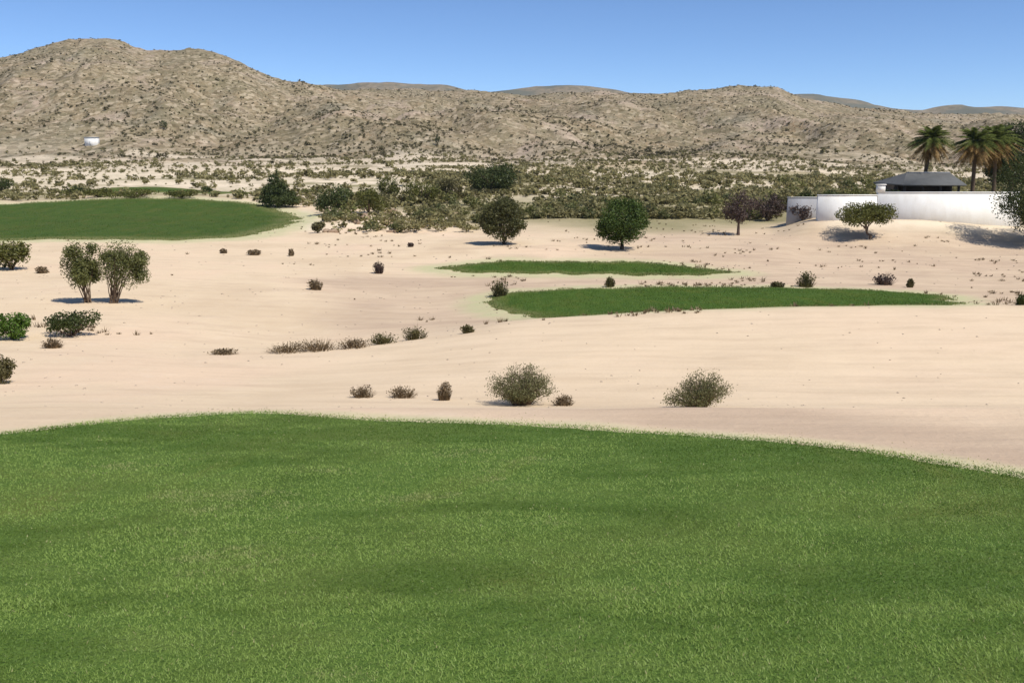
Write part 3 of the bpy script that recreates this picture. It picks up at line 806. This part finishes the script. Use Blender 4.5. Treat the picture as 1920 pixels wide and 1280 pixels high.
leafy_bush("dark_bush", "tiny dark bush on pale soil behind the far fairway, left of the pointed tree", "bush", 388, 362, 18, 12, L_dark, 600, seed=27)
leafy_bush("olive_bush", "dark olive bushy strip on the left part of the far fairway rim", "bush", 186, 370, 66, 18, L_olive, 1500, seed=128)
leafy_bush("olive_bush", "flat olive bush on the right part of the far fairway rim", "bush", 338, 371, 70, 15, L_olive, 1400, seed=129)
leafy_bush("olive_bush", "low olive bushes strip on the far rim of the far fairway", "bush", 250, 371, 110, 16, L_olive, 1600, seed=28)
leafy_bush("dark_tree", "solitary dark tree halfway up the left hill", "tree", 307, 243, 19, 19, L_dark, 900, seed=29)
leafy_bush("dark_tree", "solitary narrow dark tree low on the middle hill", "tree", 820, 274, 13, 22, L_dark, 700, seed=30)
leafy_bush("small_bush", "small dark brown bush on the stony rise below the bush row", "bush", 791, 425, 26, 26, L_brown_olive, 700, seed=31)
leafy_bush("small_bush", "small brown bush at the right tip of the far fairway", "bush", 596, 437, 26, 22, L_brown_olive, 700, seed=32)

# --- left bank
leafy_bush("olive_bush", "olive bush at the left edge just below the far fairway", "bush", 22, 506, 86, 58, L_olive, 3000, seed=33)
def twin_shrub():
    rng = np.random.RandomState(34)
    X, Y, Z = place(197, 568)
    k = Y / F
    t = thing("tall_shrub", "tall grey-green shrub with two rounded crowns over splayed bare stems on the sand", "shrub", (X, Y, Z))
    st = MB(); lf = MB()
    for (bx, cx, cz, rx, rz, n) in ((-32, -42, 70, 34, 50, 16), (16, 36, 72, 52, 50, 24)):
        for i in range(n):
            a = rng.uniform(0, 6.28); q = math.sqrt(rng.uniform(0, 1)) * 0.85
            tp = np.array([(cx + math.cos(a) * rx * q) * k, math.sin(a) * 30 * q * k, (cz + rz * rng.uniform(-0.1, 0.75) * (1 - q * 0.5)) * k])
            b = np.array([(bx + rng.uniform(-7, 7)) * k, rng.uniform(-5, 5) * k, -0.05])
            P = [b + (tp - b) * f + np.array([0, 0, 0.10 * tp[2] * math.sin(math.pi * f)]) + rng.normal(0, 0.02, 3) * (f > 0) for f in np.linspace(0, 1, 5)]
            st.tube(P, np.linspace(0.032, 0.007, 5), 5, rng.uniform(0, 1), rng)
        bl = [((cx * k, 0, cz * k), (rx * 0.85 * k, 26 * k, rz * 0.85 * k))]
        for i in range(9):
            a = rng.uniform(0, 6.28); e = rng.uniform(-0.6, 1.0); r = rng.uniform(11, 18) * k
            bl.append((((cx + math.cos(a) * rx * 0.72) * k, math.sin(a) * 24 * k, (cz + e * rz * 0.72) * k), (r, r, r)))
        leaves(lf, bl, 10500, 0.058, rng, 40, 0.30, 0.3)
    st.build("stems", B_bark, t, smooth=True); lf.build("foliage", L_twin, t)
twin_shrub()
leafy_bush("green_bush", "bright green rounded bush at the left edge of the sand", "bush", 24, 636, 84, 54, L_bright, 3400, seed=35)
leafy_bush("dark_bush", "dark green spreading bush with bare stems beside the bright green bush", "bush", 134, 630, 110, 52, L_dark, 2600, seed=36)
leafy_bush("olive_bush", "lowest olive bush cut by the left edge, above the tee", "bush", 2, 718, 66, 62, L_brown_olive, 2600, seed=37)
dry_tuft("low dry bush beside the olive bush under the far fairway", 80, 512, 28, 16, 38)
dry_tuft("thin dry stalks on sand below the dark spreading bush", 100, 652, 46, 24, 39)

# --- bushes on the near dune
desert_bush("desert_bush", "larger rounded grey-green bush on the near dune, left of the pair", 978, 758, 132, 84, 40, L_bush, 170, 8500)
desert_bush("desert_bush", "grey-green bush with a slanting left side on the near dune, right of the pair", 1308, 764, 124, 86, 41, L_bush, 150, 7500, peak=0.25)
dry_tuft("low brown growth at the right foot of the larger rounded bush", 1056, 760, 52, 26, 42)
dry_tuft("brown tuft leftmost of three in a row on the near dune", 680, 745, 56, 28, 43)
dry_tuft("wide low brown tuft in the middle of three on the near dune", 756, 745, 68, 26, 44)
dry_tuft("upright brown tuft nearest to the larger rounded bush", 833, 750, 36, 44, 45)

# --- dry growth along the crest of the near dune
for i, (px, py, w, h, lb) in enumerate([
    (420, 664, 64, 12, "flattest dry brush at the left end of the dune crest line"),
    (538, 660, 96, 20, "low brown brush second from the left on the dune crest line"),
    (598, 657, 104, 30, "tallest brown brush mound of the left half of the dune crest line"),
    (662, 652, 78, 24, "low dark brown brush in the middle of the dune crest line"),
    (718, 644, 66, 26, "olive brown brush right of the middle of the dune crest line"),
    (778, 636, 58, 32, "tall spiky olive brush near the right end of the dune crest line"),
    (877, 624, 30, 18, "small faint brush alone at the right end of the dune crest line")]):
    dry_tuft(lb, px, py, w, h, 50 + i, L_dry if i < 4 else L_brown_olive, "dry brush along the dune crest")

# --- small plants round the mown strips
for i, (px, py, w, h, m, lb) in enumerate([
    (710, 513, 24, 28, L_purple, "upright brown bush on the sand left of the upper green strip"),
    (592, 543, 34, 26, L_dry, "sparse dry bush on the open sand below the brown upright bush"),
    (937, 556, 38, 42, L_brown_olive, "dark brown-green bush at the left tip of the lower green strip"),
    (1143, 538, 22, 24, L_brown_olive, "small bush between the two green strips"),
    (1458, 539, 28, 14, L_brown_olive, "very low dark bush on the far rim of the lower green strip"),
    (1510, 538, 44, 34, L_brown_olive, "tall brown-olive bush on the far rim of the lower green strip"),
    (1657, 534, 48, 28, L_purple, "wide brown bush near the right end of the lower green strip"),
    (1706, 539, 16, 20, L_brown_olive, "thin upright bush right of the wide brown bush"),
    (1914, 580, 30, 30, L_dark, "dark bush at the right edge at the end of the lower green strip"),
    (420, 475, 16, 10, L_dry, "leftmost tiny dry bush on the sand below the far fairway"),
    (477, 478, 30, 12, L_dry, "wide tiny dry bush on the sand below the far fairway"),
    (546, 480, 12, 16, L_dry, "narrow tiny dry bush on the sand below the far fairway"),
    (770, 463, 12, 9, L_purple, "tiny brown bush on pinkish sand left of the round trees")]):
    dry_tuft(lb, px, py, w, h, 70 + i, m, None, 42 if py > 500 else 0)

# ------------------------------------------------------------------ white wall, house, hut
def at_depth(px, py, Y):
    return u_of(px, py) * Y, CZ + s_of(py) * Y

WY = 109.0
def white_wall():
    x0, zt = at_depth(1535, 362, WY); x1, _ = at_depth(1912, 362, WY); xs_, zl = at_depth(1646, 367, WY)
    t = thing("garden_wall", "long bright white garden wall on a sand bank in front of the grey-roofed house", "wall", ((x0 + x1) / 2, WY, float(zg((x0 + x1) / 2, WY))))
    L = (x1 - x0) / 2; h = zt - t.location.z; hl = zl - t.location.z; xm = xs_ - t.location.x; base = -1.8
    m = MB()
    for (xa, xb, yt, hh, yb) in ((-L, xm, 0.06, hl, 0.38), (xm + 0.002, L, 0.0, h, 0.45)):      # battered face, leaned back to catch more sun
        m.add([(xa, -1.1, base), (xb, -1.1, base), (xb, yb, base), (xa, yb, base), (xa, yt, hh), (xb, yt, hh), (xb, yb, hh), (xa, yb, hh)],
              [(0,3,2,1),(4,5,6,7),(0,1,5,4),(1,2,6,5),(2,3,7,6),(3,0,4,7)])
    m.build("wall_face", W_white, t)
    c = MB(); c.box(-L - 0.05, xm - 0.004, -0.01, 0.45, hl + 0.003, hl + 0.12); c.box(xm - 0.05, L + 0.05, -0.07, 0.52, h + 0.003, h + 0.13); c.build("coping", W_white, t)
    p = MB(); px_ = xm + 0.35
    p.box(px_ - 0.45, px_ + 0.45, -0.12, 0.5, h + 0.133, h + 0.95); p.box(px_ - 0.53, px_ + 0.53, -0.2, 0.58, h + 0.953, h + 1.06)
    p.build("pillar", W_white, t)
white_wall()

def grey_wall():
    Y = 113.0
    x0, zt = at_depth(1478, 371, Y); x1, _ = at_depth(1533, 371, Y)
    t = thing("grey_wall", "short grey wall at the left end of the white garden wall", "wall", ((x0 + x1) / 2, Y, float(zg((x0 + x1) / 2, Y))))
    L = (x1 - x0) / 2; h = zt - t.location.z
    m = MB(); m.box(-L, L, 0, 0.3, -1, h); m.build("wall_face", W_grey, t)
    c = MB(); c.box(-L - 0.05, L + 0.05, -0.05, 0.35, h + 0.003, h + 0.1); c.build("coping", W_cap, t)
grey_wall()

def house():
    Y = 119.0
    x0, ze = at_depth(1697, 346, Y); x1, _ = at_depth(1803, 346, Y)
    xc = (x0 + x1) / 2; g = float(zg(xc, Y))
    t = thing("house", "low house with a grey roof and a dark open veranda behind the white wall", "house", (xc, Y, g))
    L = (x1 - x0) / 2; he = ze - g; D = 9.0
    w = MB()
    w.box(-L, -L + 0.3, 2.4, D, -1, he - 0.05); w.box(L - 0.3, L, 2.4, D, -1, he - 0.05)
    w.box(-L + 0.303, L - 0.303, 4.2, 4.5, -1, he - 0.05); w.box(-L + 0.303, L - 0.303, D - 0.3, D, -1, he - 0.05)
    w.build("wall", W_dark, t)
    fl = MB(); fl.box(-L, L, 0.2, 4.19, -1, 0.3); fl.build("veranda_floor", W_dark, t)
    for k in (-1, -0.33, 0.33, 1):
        p = MB(); cx = k * (L - 0.15); p.box(cx - 0.12, cx + 0.12, 0.25, 0.49, 0.303, he - 0.03); p.build("post", W_dark, t)
    hr = at_depth(1750, 324, Y + 4)[1] - g
    r = MB(); o = 0.45
    V = [(-L-o, -o, he), (L+o, -o, he), (L+o, D+o, he), (-L-o, D+o, he), (-L+2.0, D/2, hr), (L+o, D/2, hr),
         (-L-o, -o, he-0.16), (L+o, -o, he-0.16), (L+o, D+o, he-0.16), (-L-o, D+o, he-0.16)]
    r.add(V, [(0, 1, 5, 4), (2, 3, 4, 5), (1, 0, 6, 7), (2, 1, 7, 8), (3, 2, 8, 9), (0, 3, 9, 6), (6, 9, 8, 7)])
    r.add(V, [(1, 2, 5), (3, 0, 4)])
    rf = r.build("roof", W_roof, t)
    c = MB(); c.box(-L + 2.0, L + 0.45, D/2 - 0.12, D/2 + 0.12, hr - 0.03, hr + 0.09); c.build("ridge_cap", W_grey, rf)
    d = MB(); d.box(-0.55, 0.55, 4.14, 4.198, 0.3, 2.4); d.build("door", bark_material("door_wood", (0.05, 0.03, 0.02), (0.08, 0.05, 0.03)), t)
house()

def hut():
    X, Y, Z = place(170, 274)
    t = thing("hut", "tiny white building low on the left hill", "hut", (X, Y, Z))
    k = Y / F; w = 10.5 * k; h = 15 * k
    m = MB(); m.box(-w, w, 0, 3.2, -1, h); m.build("wall", W_white, t)
    r = MB(); r.box(-w - 0.2, w + 0.2, -0.2, 3.4, h + 0.003, h + 0.18); r.build("roof", W_cap, t)
    d = MB(); d.box(-0.4, 0.4, -0.04, -0.004, 0, min(1.9, h * 0.75)); d.build("door", W_cap, t)
hut()

# hedge plants behind the white wall's left half
for i, (px, w, h, lb) in enumerate([(1512, 44, 30, "dark hedge bush behind the short grey wall"), (1556, 56, 28, "dark low hedge bush behind the left end of the white wall"),
                                    (1606, 60, 30, "olive hedge bush behind the white wall, left of the pillar"), (1672, 56, 30, "dark hedge bush between the pillar and the veranda")]):
    X, zt = at_depth(px, 356, 114.5); Z = float(zg(X, 114.5))
    rngh = (zt - Z + 0.25) * F / 114.5
    leafy_bush("hedge_bush", lb, "hedge", 0, 0, w, rngh, L_dark if i != 2 else L_olive, 2000, None, at=(X, 114.5, Z), seed=90 + i)

# ------------------------------------------------------------------ palms and big trees on the right
def palm(label, px_base, Yd, px_top, py_top, crown_px, n_fr, seed, skirt):
    rng = np.random.RandomState(seed)
    X, _ = at_depth(px_base, 340, Yd); Z = float(zg(X, Yd))
    xt, zt = at_depth(px_top, py_top, Yd)
    t = thing("palm_tree", label, "palm tree", (X, Yd, Z))
    H = zt - Z; dx = xt - X; R = size_at(crown_px, Yd)
    tr = MB(); n = 22; P = []; rr = []
    for k in range(n):
        f = k / (n - 1); P.append((dx * f ** 1.6, 0.1 * f, -0.2 + (H + 0.2) * f)); rr.append(0.30 * (1 - 0.3 * f) * (1.0 + 0.10 * (k % 2)))
    tr.tube(P, rr, 9, 0.5, rng, 0.05); tr.build("trunk", B_palm, t, smooth=False)
    top = np.array([dx, 0.1, H])
    def fronds(mb, n, e0, e1, ln, droop, wl):
        for k in range(n):
            a = k * 2.399 + rng.uniform(-.25, .25); el = rng.uniform(e0, e1); L = ln * rng.uniform(0.8, 1.1)
            d = np.array([math.cos(a) * math.cos(el), math.sin(a) * math.cos(el), math.sin(el)])
            S = np.linspace(0, 1, 8); pts = np.array([top + d * L * s_ - np.array([0, 0, droop * L * s_ ** 2.0]) for s_ in S])
            mb.tube(pts, np.linspace(0.035, 0.008, 8), 4, 0.3, rng)
            sd_ = np.array([-math.sin(a), math.cos(a), 0])
            for s_ in np.linspace(0.15, 1, 22):
                f = s_ * 7; i = min(int(f), 6); p = pts[i] * (1 - (f - i)) + pts[i + 1] * (f - i)
                tan = pts[i + 1] - pts[i]; tan /= np.linalg.norm(tan)
                ll = wl * math.sin(math.pi * min(1, 0.18 + 0.78 * s_)) * rng.uniform(0.8, 1.15)
                for sg in (-1, 1):
                    q = p + sd_ * sg * ll * 0.8 + tan * ll * 0.55 - np.array([0, 0, ll * 0.35])
                    mb.add([p - tan * 0.06, p + tan * 0.06, q], [(0, 1, 2)], rng.uniform(0, 1))
    g = MB(); fronds(g, n_fr, -0.15, 1.25, R * 0.62, 0.45, 0.85); g.build("green_fronds", L_palm, t)
    if skirt:
        s = MB(); fronds(s, 70, -1.40, -0.20, R * 0.62, 0.15, 0.65); s.build("dead_fronds", L_dead, t)
palm("palm tree with an orange-brown skirt of dead fronds left of the house roof", 1730, 125, 1748, 260, 76, 60, 101, True)
palm("darker palm tree with a bare slender trunk right of the house roof", 1826, 126, 1830, 264, 82, 60, 102, True)
palm("palm tree nearest the right edge, in a clump with the darker palm", 1866, 129, 1868, 260, 92, 60, 105, True)
X_, Z_ = at_depth(1886, 440, 130.0)
round_tree("broadleaf_tree", "tall green tree behind the darker palm at the right edge", 0, 0, 124, 172, L_dark, 17000, 0.2, 103, at=(at_depth(1892, 400, 132.0)[0], 132.0, float(zg(at_depth(1892, 400, 132.0)[0], 132.0))))
x_r = at_depth(1950, 460, 99.5)[0]
round_tree("broadleaf_tree", "big dark tree in front of the right end of the white wall", 0, 0, 214, 180, L_dark, 30000, 0.05, 104, at=(x_r, 99.5, float(zg(x_r, 99.5))))

# ------------------------------------------------------------------ desert shrubs over the scrubland and the hills
def scrub_template(seed, n, leaf, mat, name):
    rng = np.random.RandomState(seed); mb = MB()
    blobs = [((0, 0, 0.38), (0.40, 0.40, 0.36))] + [((rng.uniform(-.32, .32), rng.uniform(-.32, .32), rng.uniform(.2, .5)), (.22, .22, .2)) for _ in range(4)]
    leaves(mb, blobs, n, leaf, rng, 16, 0.26, 0.4)
    return mb.data(name, mat), np.concatenate(mb.v), np.concatenate(mb.a)

def scatter():
    rng = np.random.RandomState(5)
    n = 80000
    Y = np.exp(rng.uniform(math.log(106), math.log(880), n)); u = rng.uniform(-0.72, 0.72, n); X = u * Y
    dens = np.where(Y < 235, 0.16 + 2.9 * np.clip(fbm(X / 13, Y / 9, 81, 3) + 0.07, 0, 0.45), 0.5 + 1.3 * fbm(X / 50, Y / 60, 82, 3))
    dens = np.where((Y < 235) & (u < -0.12), dens * 0.6, dens)
    tb = np.maximum.reduce([np.exp(-((Y - 262 - 20 * np.sin(X / 55)) / 20) ** 4), np.exp(-((Y - 205 - 10 * np.sin(X / 35)) / 14) ** 4), np.exp(-((Y - 320 - 14 * np.sin(X / 45)) / 12) ** 4)]) * (u < -0.10)
    dens = dens * (1 - 0.78 * tb)
    dens = np.where((Y < 142) & (u > -0.24) & (u < -0.04), 0.16, dens); dens = np.where((Y < 118) & ((u <= -0.24) | (u >= -0.04)), 0, dens)
    k = rng.uniform(0, 1, n) < dens
    k &= ~inside(loop3, X, Y) & ~(inside(loop0, X, Y) | (dist_loop(loop0, X, Y) < 3))
    k &= ~((Y < 135) & (u > 0.30)) & ~((Y < 124) & (u > 0.0)) & ~((np.abs(Y - 286 - 14 * np.sin(X / 30)) < 9) & (u > -0.24) & (u < 0.07)) & ~((np.abs(X - (-29.5 + (Y - 128) * -0.25)) < 2) & (Y < 146)) & ~((Y < 150) & (u < -0.27))
    X, Y = X[k], Y[k]; Z = zg(X, Y); n = len(X)
    S = np.where(Y < 235, 0.6 + 2.0 * rng.uniform(0, 1, n) ** 2 + 1.4 * (rng.uniform(0, 1, n) < 0.06), 0.55 + 1.5 * rng.uniform(0, 1, n) ** 2 + 1.5 * (rng.uniform(0, 1, n) < 0.02))
    order = np.argsort(-(S / Y))
    temps = [scrub_template(200 + i, 170, 0.085, m, "desert_shrub") for i, m in enumerate([L_scrub, L_scrub_green, L_scrub, L_grey, L_scrub_green])]
    zones = [("olive desert shrub in the scrub belt behind the round trees", "desert shrubs in the scrub belt"),
             ("desert shrub on the stony ground above the far fairway", "desert shrubs above the far fairway"),
             ("desert shrub on the slope of the bare hills", "desert shrubs on the hills")]
    for j in order[:290]:
        z = 2 if Y[j] > 260 else (1 if X[j] / Y[j] < -0.2 else 0)
        ti = rng.choice(5, p=[0.3, 0.25, 0.2, 0.17, 0.08])
        o = obj("desert_shrub", temps[ti][0], None, (X[j], Y[j], Z[j] - 0.05))
        o.rotation_euler = (0, 0, rng.uniform(0, 6.28)); s = S[j]; o.scale = (s, s, s * rng.uniform(0.6, 0.95))
        tag(o, zones[z][0], "shrub", zones[z][1])
    # everything smaller in the picture: one cover
    rest = order[290:]
    lo = [scrub_template(300 + i, 26, 0.19, None, "x") for i in range(6)]
    Vs, As, nq = [], [], 0
    for i in range(6):
        J = rest[i::6]; V0, A0 = lo[i][1], lo[i][2]
        a = rng.uniform(0, 6.28, len(J)); c, s_ = np.cos(a), np.sin(a)
        V = np.empty((len(J), len(V0), 3))
        V[..., 0] = (V0[None, :, 0] * c[:, None] - V0[None, :, 1] * s_[:, None]) * S[J][:, None] + X[J][:, None]
        V[..., 1] = (V0[None, :, 0] * s_[:, None] + V0[None, :, 1] * c[:, None]) * S[J][:, None] + Y[J][:, None]
        V[..., 2] = V0[None, :, 2] * S[J][:, None] * 0.8 + Z[J][:, None] - 0.05
        tone = rng.uniform(-0.25, 0.35, len(J))
        Vs.append(V.reshape(-1, 3)); As.append(np.clip(A0[None, :] * 0.6 + 0.2 + tone[:, None], 0, 1).ravel())
    V = np.concatenate(Vs); A = np.concatenate(As)
    for ob in [m for m in bpy.data.meshes if m.name.startswith("x")]:
        bpy.data.meshes.remove(ob)
    V4, A4 = V.reshape(-1, 4, 3), A.reshape(-1, 4); far = V4[:, 0, 1] + 150 * fbm(np.floor(V4[:, 0, 0] / 3) * 0.37, np.floor(V4[:, 0, 1] / 3) * 0.37, 150, 2) > 330
    for nm, sel, mt, lb in (("hill_scrub", far, L_hill, "dark dry scrub dotted over the far bare hills"), ("flat_scrub", ~far, L_scrub, "small dry scrub between the larger shrubs on the flats below the hills")):
        v = V4[sel].reshape(-1, 3)
        tag(obj(nm, mesh_data(nm, v, np.arange(len(v)).reshape(-1, 4), mt, {"var": A4[sel].ravel()})), lb, "scrub", kind="stuff")
scatter()

def dry_grass():
    rng = np.random.RandomState(16); n = 9000
    Y = np.exp(rng.uniform(math.log(40), math.log(122), n)); X = rng.uniform(-0.66, 0.66, n) * Y; u = X / Y
    cl = fbm(X / 6, Y / 4, 111, 3)
    k = cl + rng.uniform(-0.12, 0.12, n) > 0.205 - 0.05 * (u > 0.15) - 0.10 * ((u < -0.05) & (u > -0.25) & (Y > 100)) + 0.08 * ((u < -0.05) & (Y > 44) & (Y < 100))
    for P in (loop0, loop1, loop2): k &= ~inside(P, X, Y)
    k &= ~((u > 0.33) & (Y > 102))
    X, Y = X[k], Y[k]; Z = zg(X, Y); n = len(X); m = 12
    sz = rng.uniform(0.10, 0.34, n)[:, None]
    a = rng.uniform(0, 6.28, (n, m)); q = rng.uniform(0.2, 1, (n, m)) * sz
    root = np.stack([X[:, None] + np.cos(a) * q * 0.5, Y[:, None] + np.sin(a) * q * 0.5, np.repeat(Z[:, None], m, 1) - 0.02], -1)
    tip = np.stack([X[:, None] + np.cos(a) * q * 1.3, Y[:, None] + np.sin(a) * q * 1.3, Z[:, None] + sz * rng.uniform(0.4, 1.0, (n, m))], -1)
    w = np.stack([-np.sin(a), np.cos(a), 0 * a], -1) * (0.022 + 0.0002 * Y[:, None, None])
    V = np.stack([root - w, root + w, tip], 2).reshape(-1, 3)
    o = obj("dry_grass", mesh_data("dry_grass", V, np.arange(len(V)).reshape(-1, 3), L_dry, {"var": np.repeat(rng.uniform(0, 1, n * m), 3)}))
    tag(o, "thin dry grass and weeds dotted over the sand flats", "dry grass", kind="stuff")
dry_grass()

# stones on the rise between the far fairway and the round trees
def boulders():
    rng = np.random.RandomState(23)
    base = []
    for i in range(3):
        bm_v = []; n1, n2 = 9, 6
        for a in range(n2 + 1):
            for b in range(n1):
                th = math.pi * a / n2; ph = 2 * math.pi * b / n1
                r = 1 + rng.uniform(-0.22, 0.22)
                bm_v.append((r * math.sin(th) * math.cos(ph), 0.8 * r * math.sin(th) * math.sin(ph), 0.62 * r * math.cos(th)))
        f = [(a*n1+b, (a+1)*n1+b, (a+1)*n1+(b+1) % n1, a*n1+(b+1) % n1) for a in range(n2) for b in range(n1)]
        base.append(mesh_data("boulder", bm_v, np.array(f), S_rock))
    for i in range(26):
        px, py = rng.uniform(600, 880), rng.uniform(392, 436)
        X, Y, Z = ground_at(px, py, 90)
        o = obj("boulder", base[i % 3], None, (X, Y, Z + 0.05)); sc = rng.uniform(0.25, 0.75)
        o.scale = (sc * rng.uniform(0.9, 1.6), sc, sc); o.rotation_euler = (rng.uniform(-.2, .2), 0, rng.uniform(0, 6.28))
        tag(o, "brown boulder on the stony rise below the bush row", "boulder", "boulders on the stony rise")
boulders()

# pebbles and small stones lying on the sand
def pebbles():
    rng = np.random.RandomState(6); n = 3000
    Y = np.exp(rng.uniform(math.log(16), math.log(110), n)); X = rng.uniform(-0.68, 0.68, n) * Y
    keep = (Y > np.interp(X, EL[:, 0], EL[:, 1]) + 0.3)
    for P in (loop0, loop1, loop2): keep &= ~inside(P, X, Y)
    keep &= (Y > 42) | (rng.uniform(0, 1, n) < 0.45)
    keep &= fbm(X / 5, Y / 5, 99, 3) + rng.uniform(-.3, .3, n) > 0
    X, Y = X[keep], Y[keep]; Z = zg(X, Y); n = len(X)
    ico = np.array([(0,0,.6),(.9,0,.1),(.3,.85,.15),(-.75,.5,.1),(-.7,-.55,.15),(.3,-.9,.1),(0,0,-.5)])
    fc = np.array([(0,1,2),(0,2,3),(0,3,4),(0,4,5),(0,5,1),(6,2,1),(6,3,2),(6,4,3),(6,5,4),(6,1,5)])
    s = rng.uniform(0.012, 0.035, n) * (0.6 + Y / 26)
    V = (ico[None] * rng.uniform(0.7, 1.3, (n, 7, 1))) * s[:, None, None] + np.stack([X, Y, Z], 1)[:, None]
    f = (fc[None] + (np.arange(n) * 7)[:, None, None]).reshape(-1, 3)
    o = obj("pebbles", mesh_data("pebbles", V.reshape(-1, 3), f, S_stone))
    tag(o, "pebbles strewn over the pale sand", "pebbles", kind="stuff")
pebbles()

# ------------------------------------------------------------------ air
def haze():
    x, y0, y1, z0, z1 = 5200, -40, 5100, -60, 190
    m = MB(); m.box(-x, x, y0, y1, z0, z1)
    mt, nt, out = nmat("haze_air")
    v = N(nt, "ShaderNodeVolumePrincipled"); v.inputs["Color"].default_value = (0.80, 0.88, 1.0, 1)
    v.inputs["Density"].default_value = 0.00005
    nt.links.new(v.outputs[0], out.inputs["Volume"])
    tag(m.build("haze", mt), kind="stuff", label="thin air haze over the far hills", cat="haze")
haze()
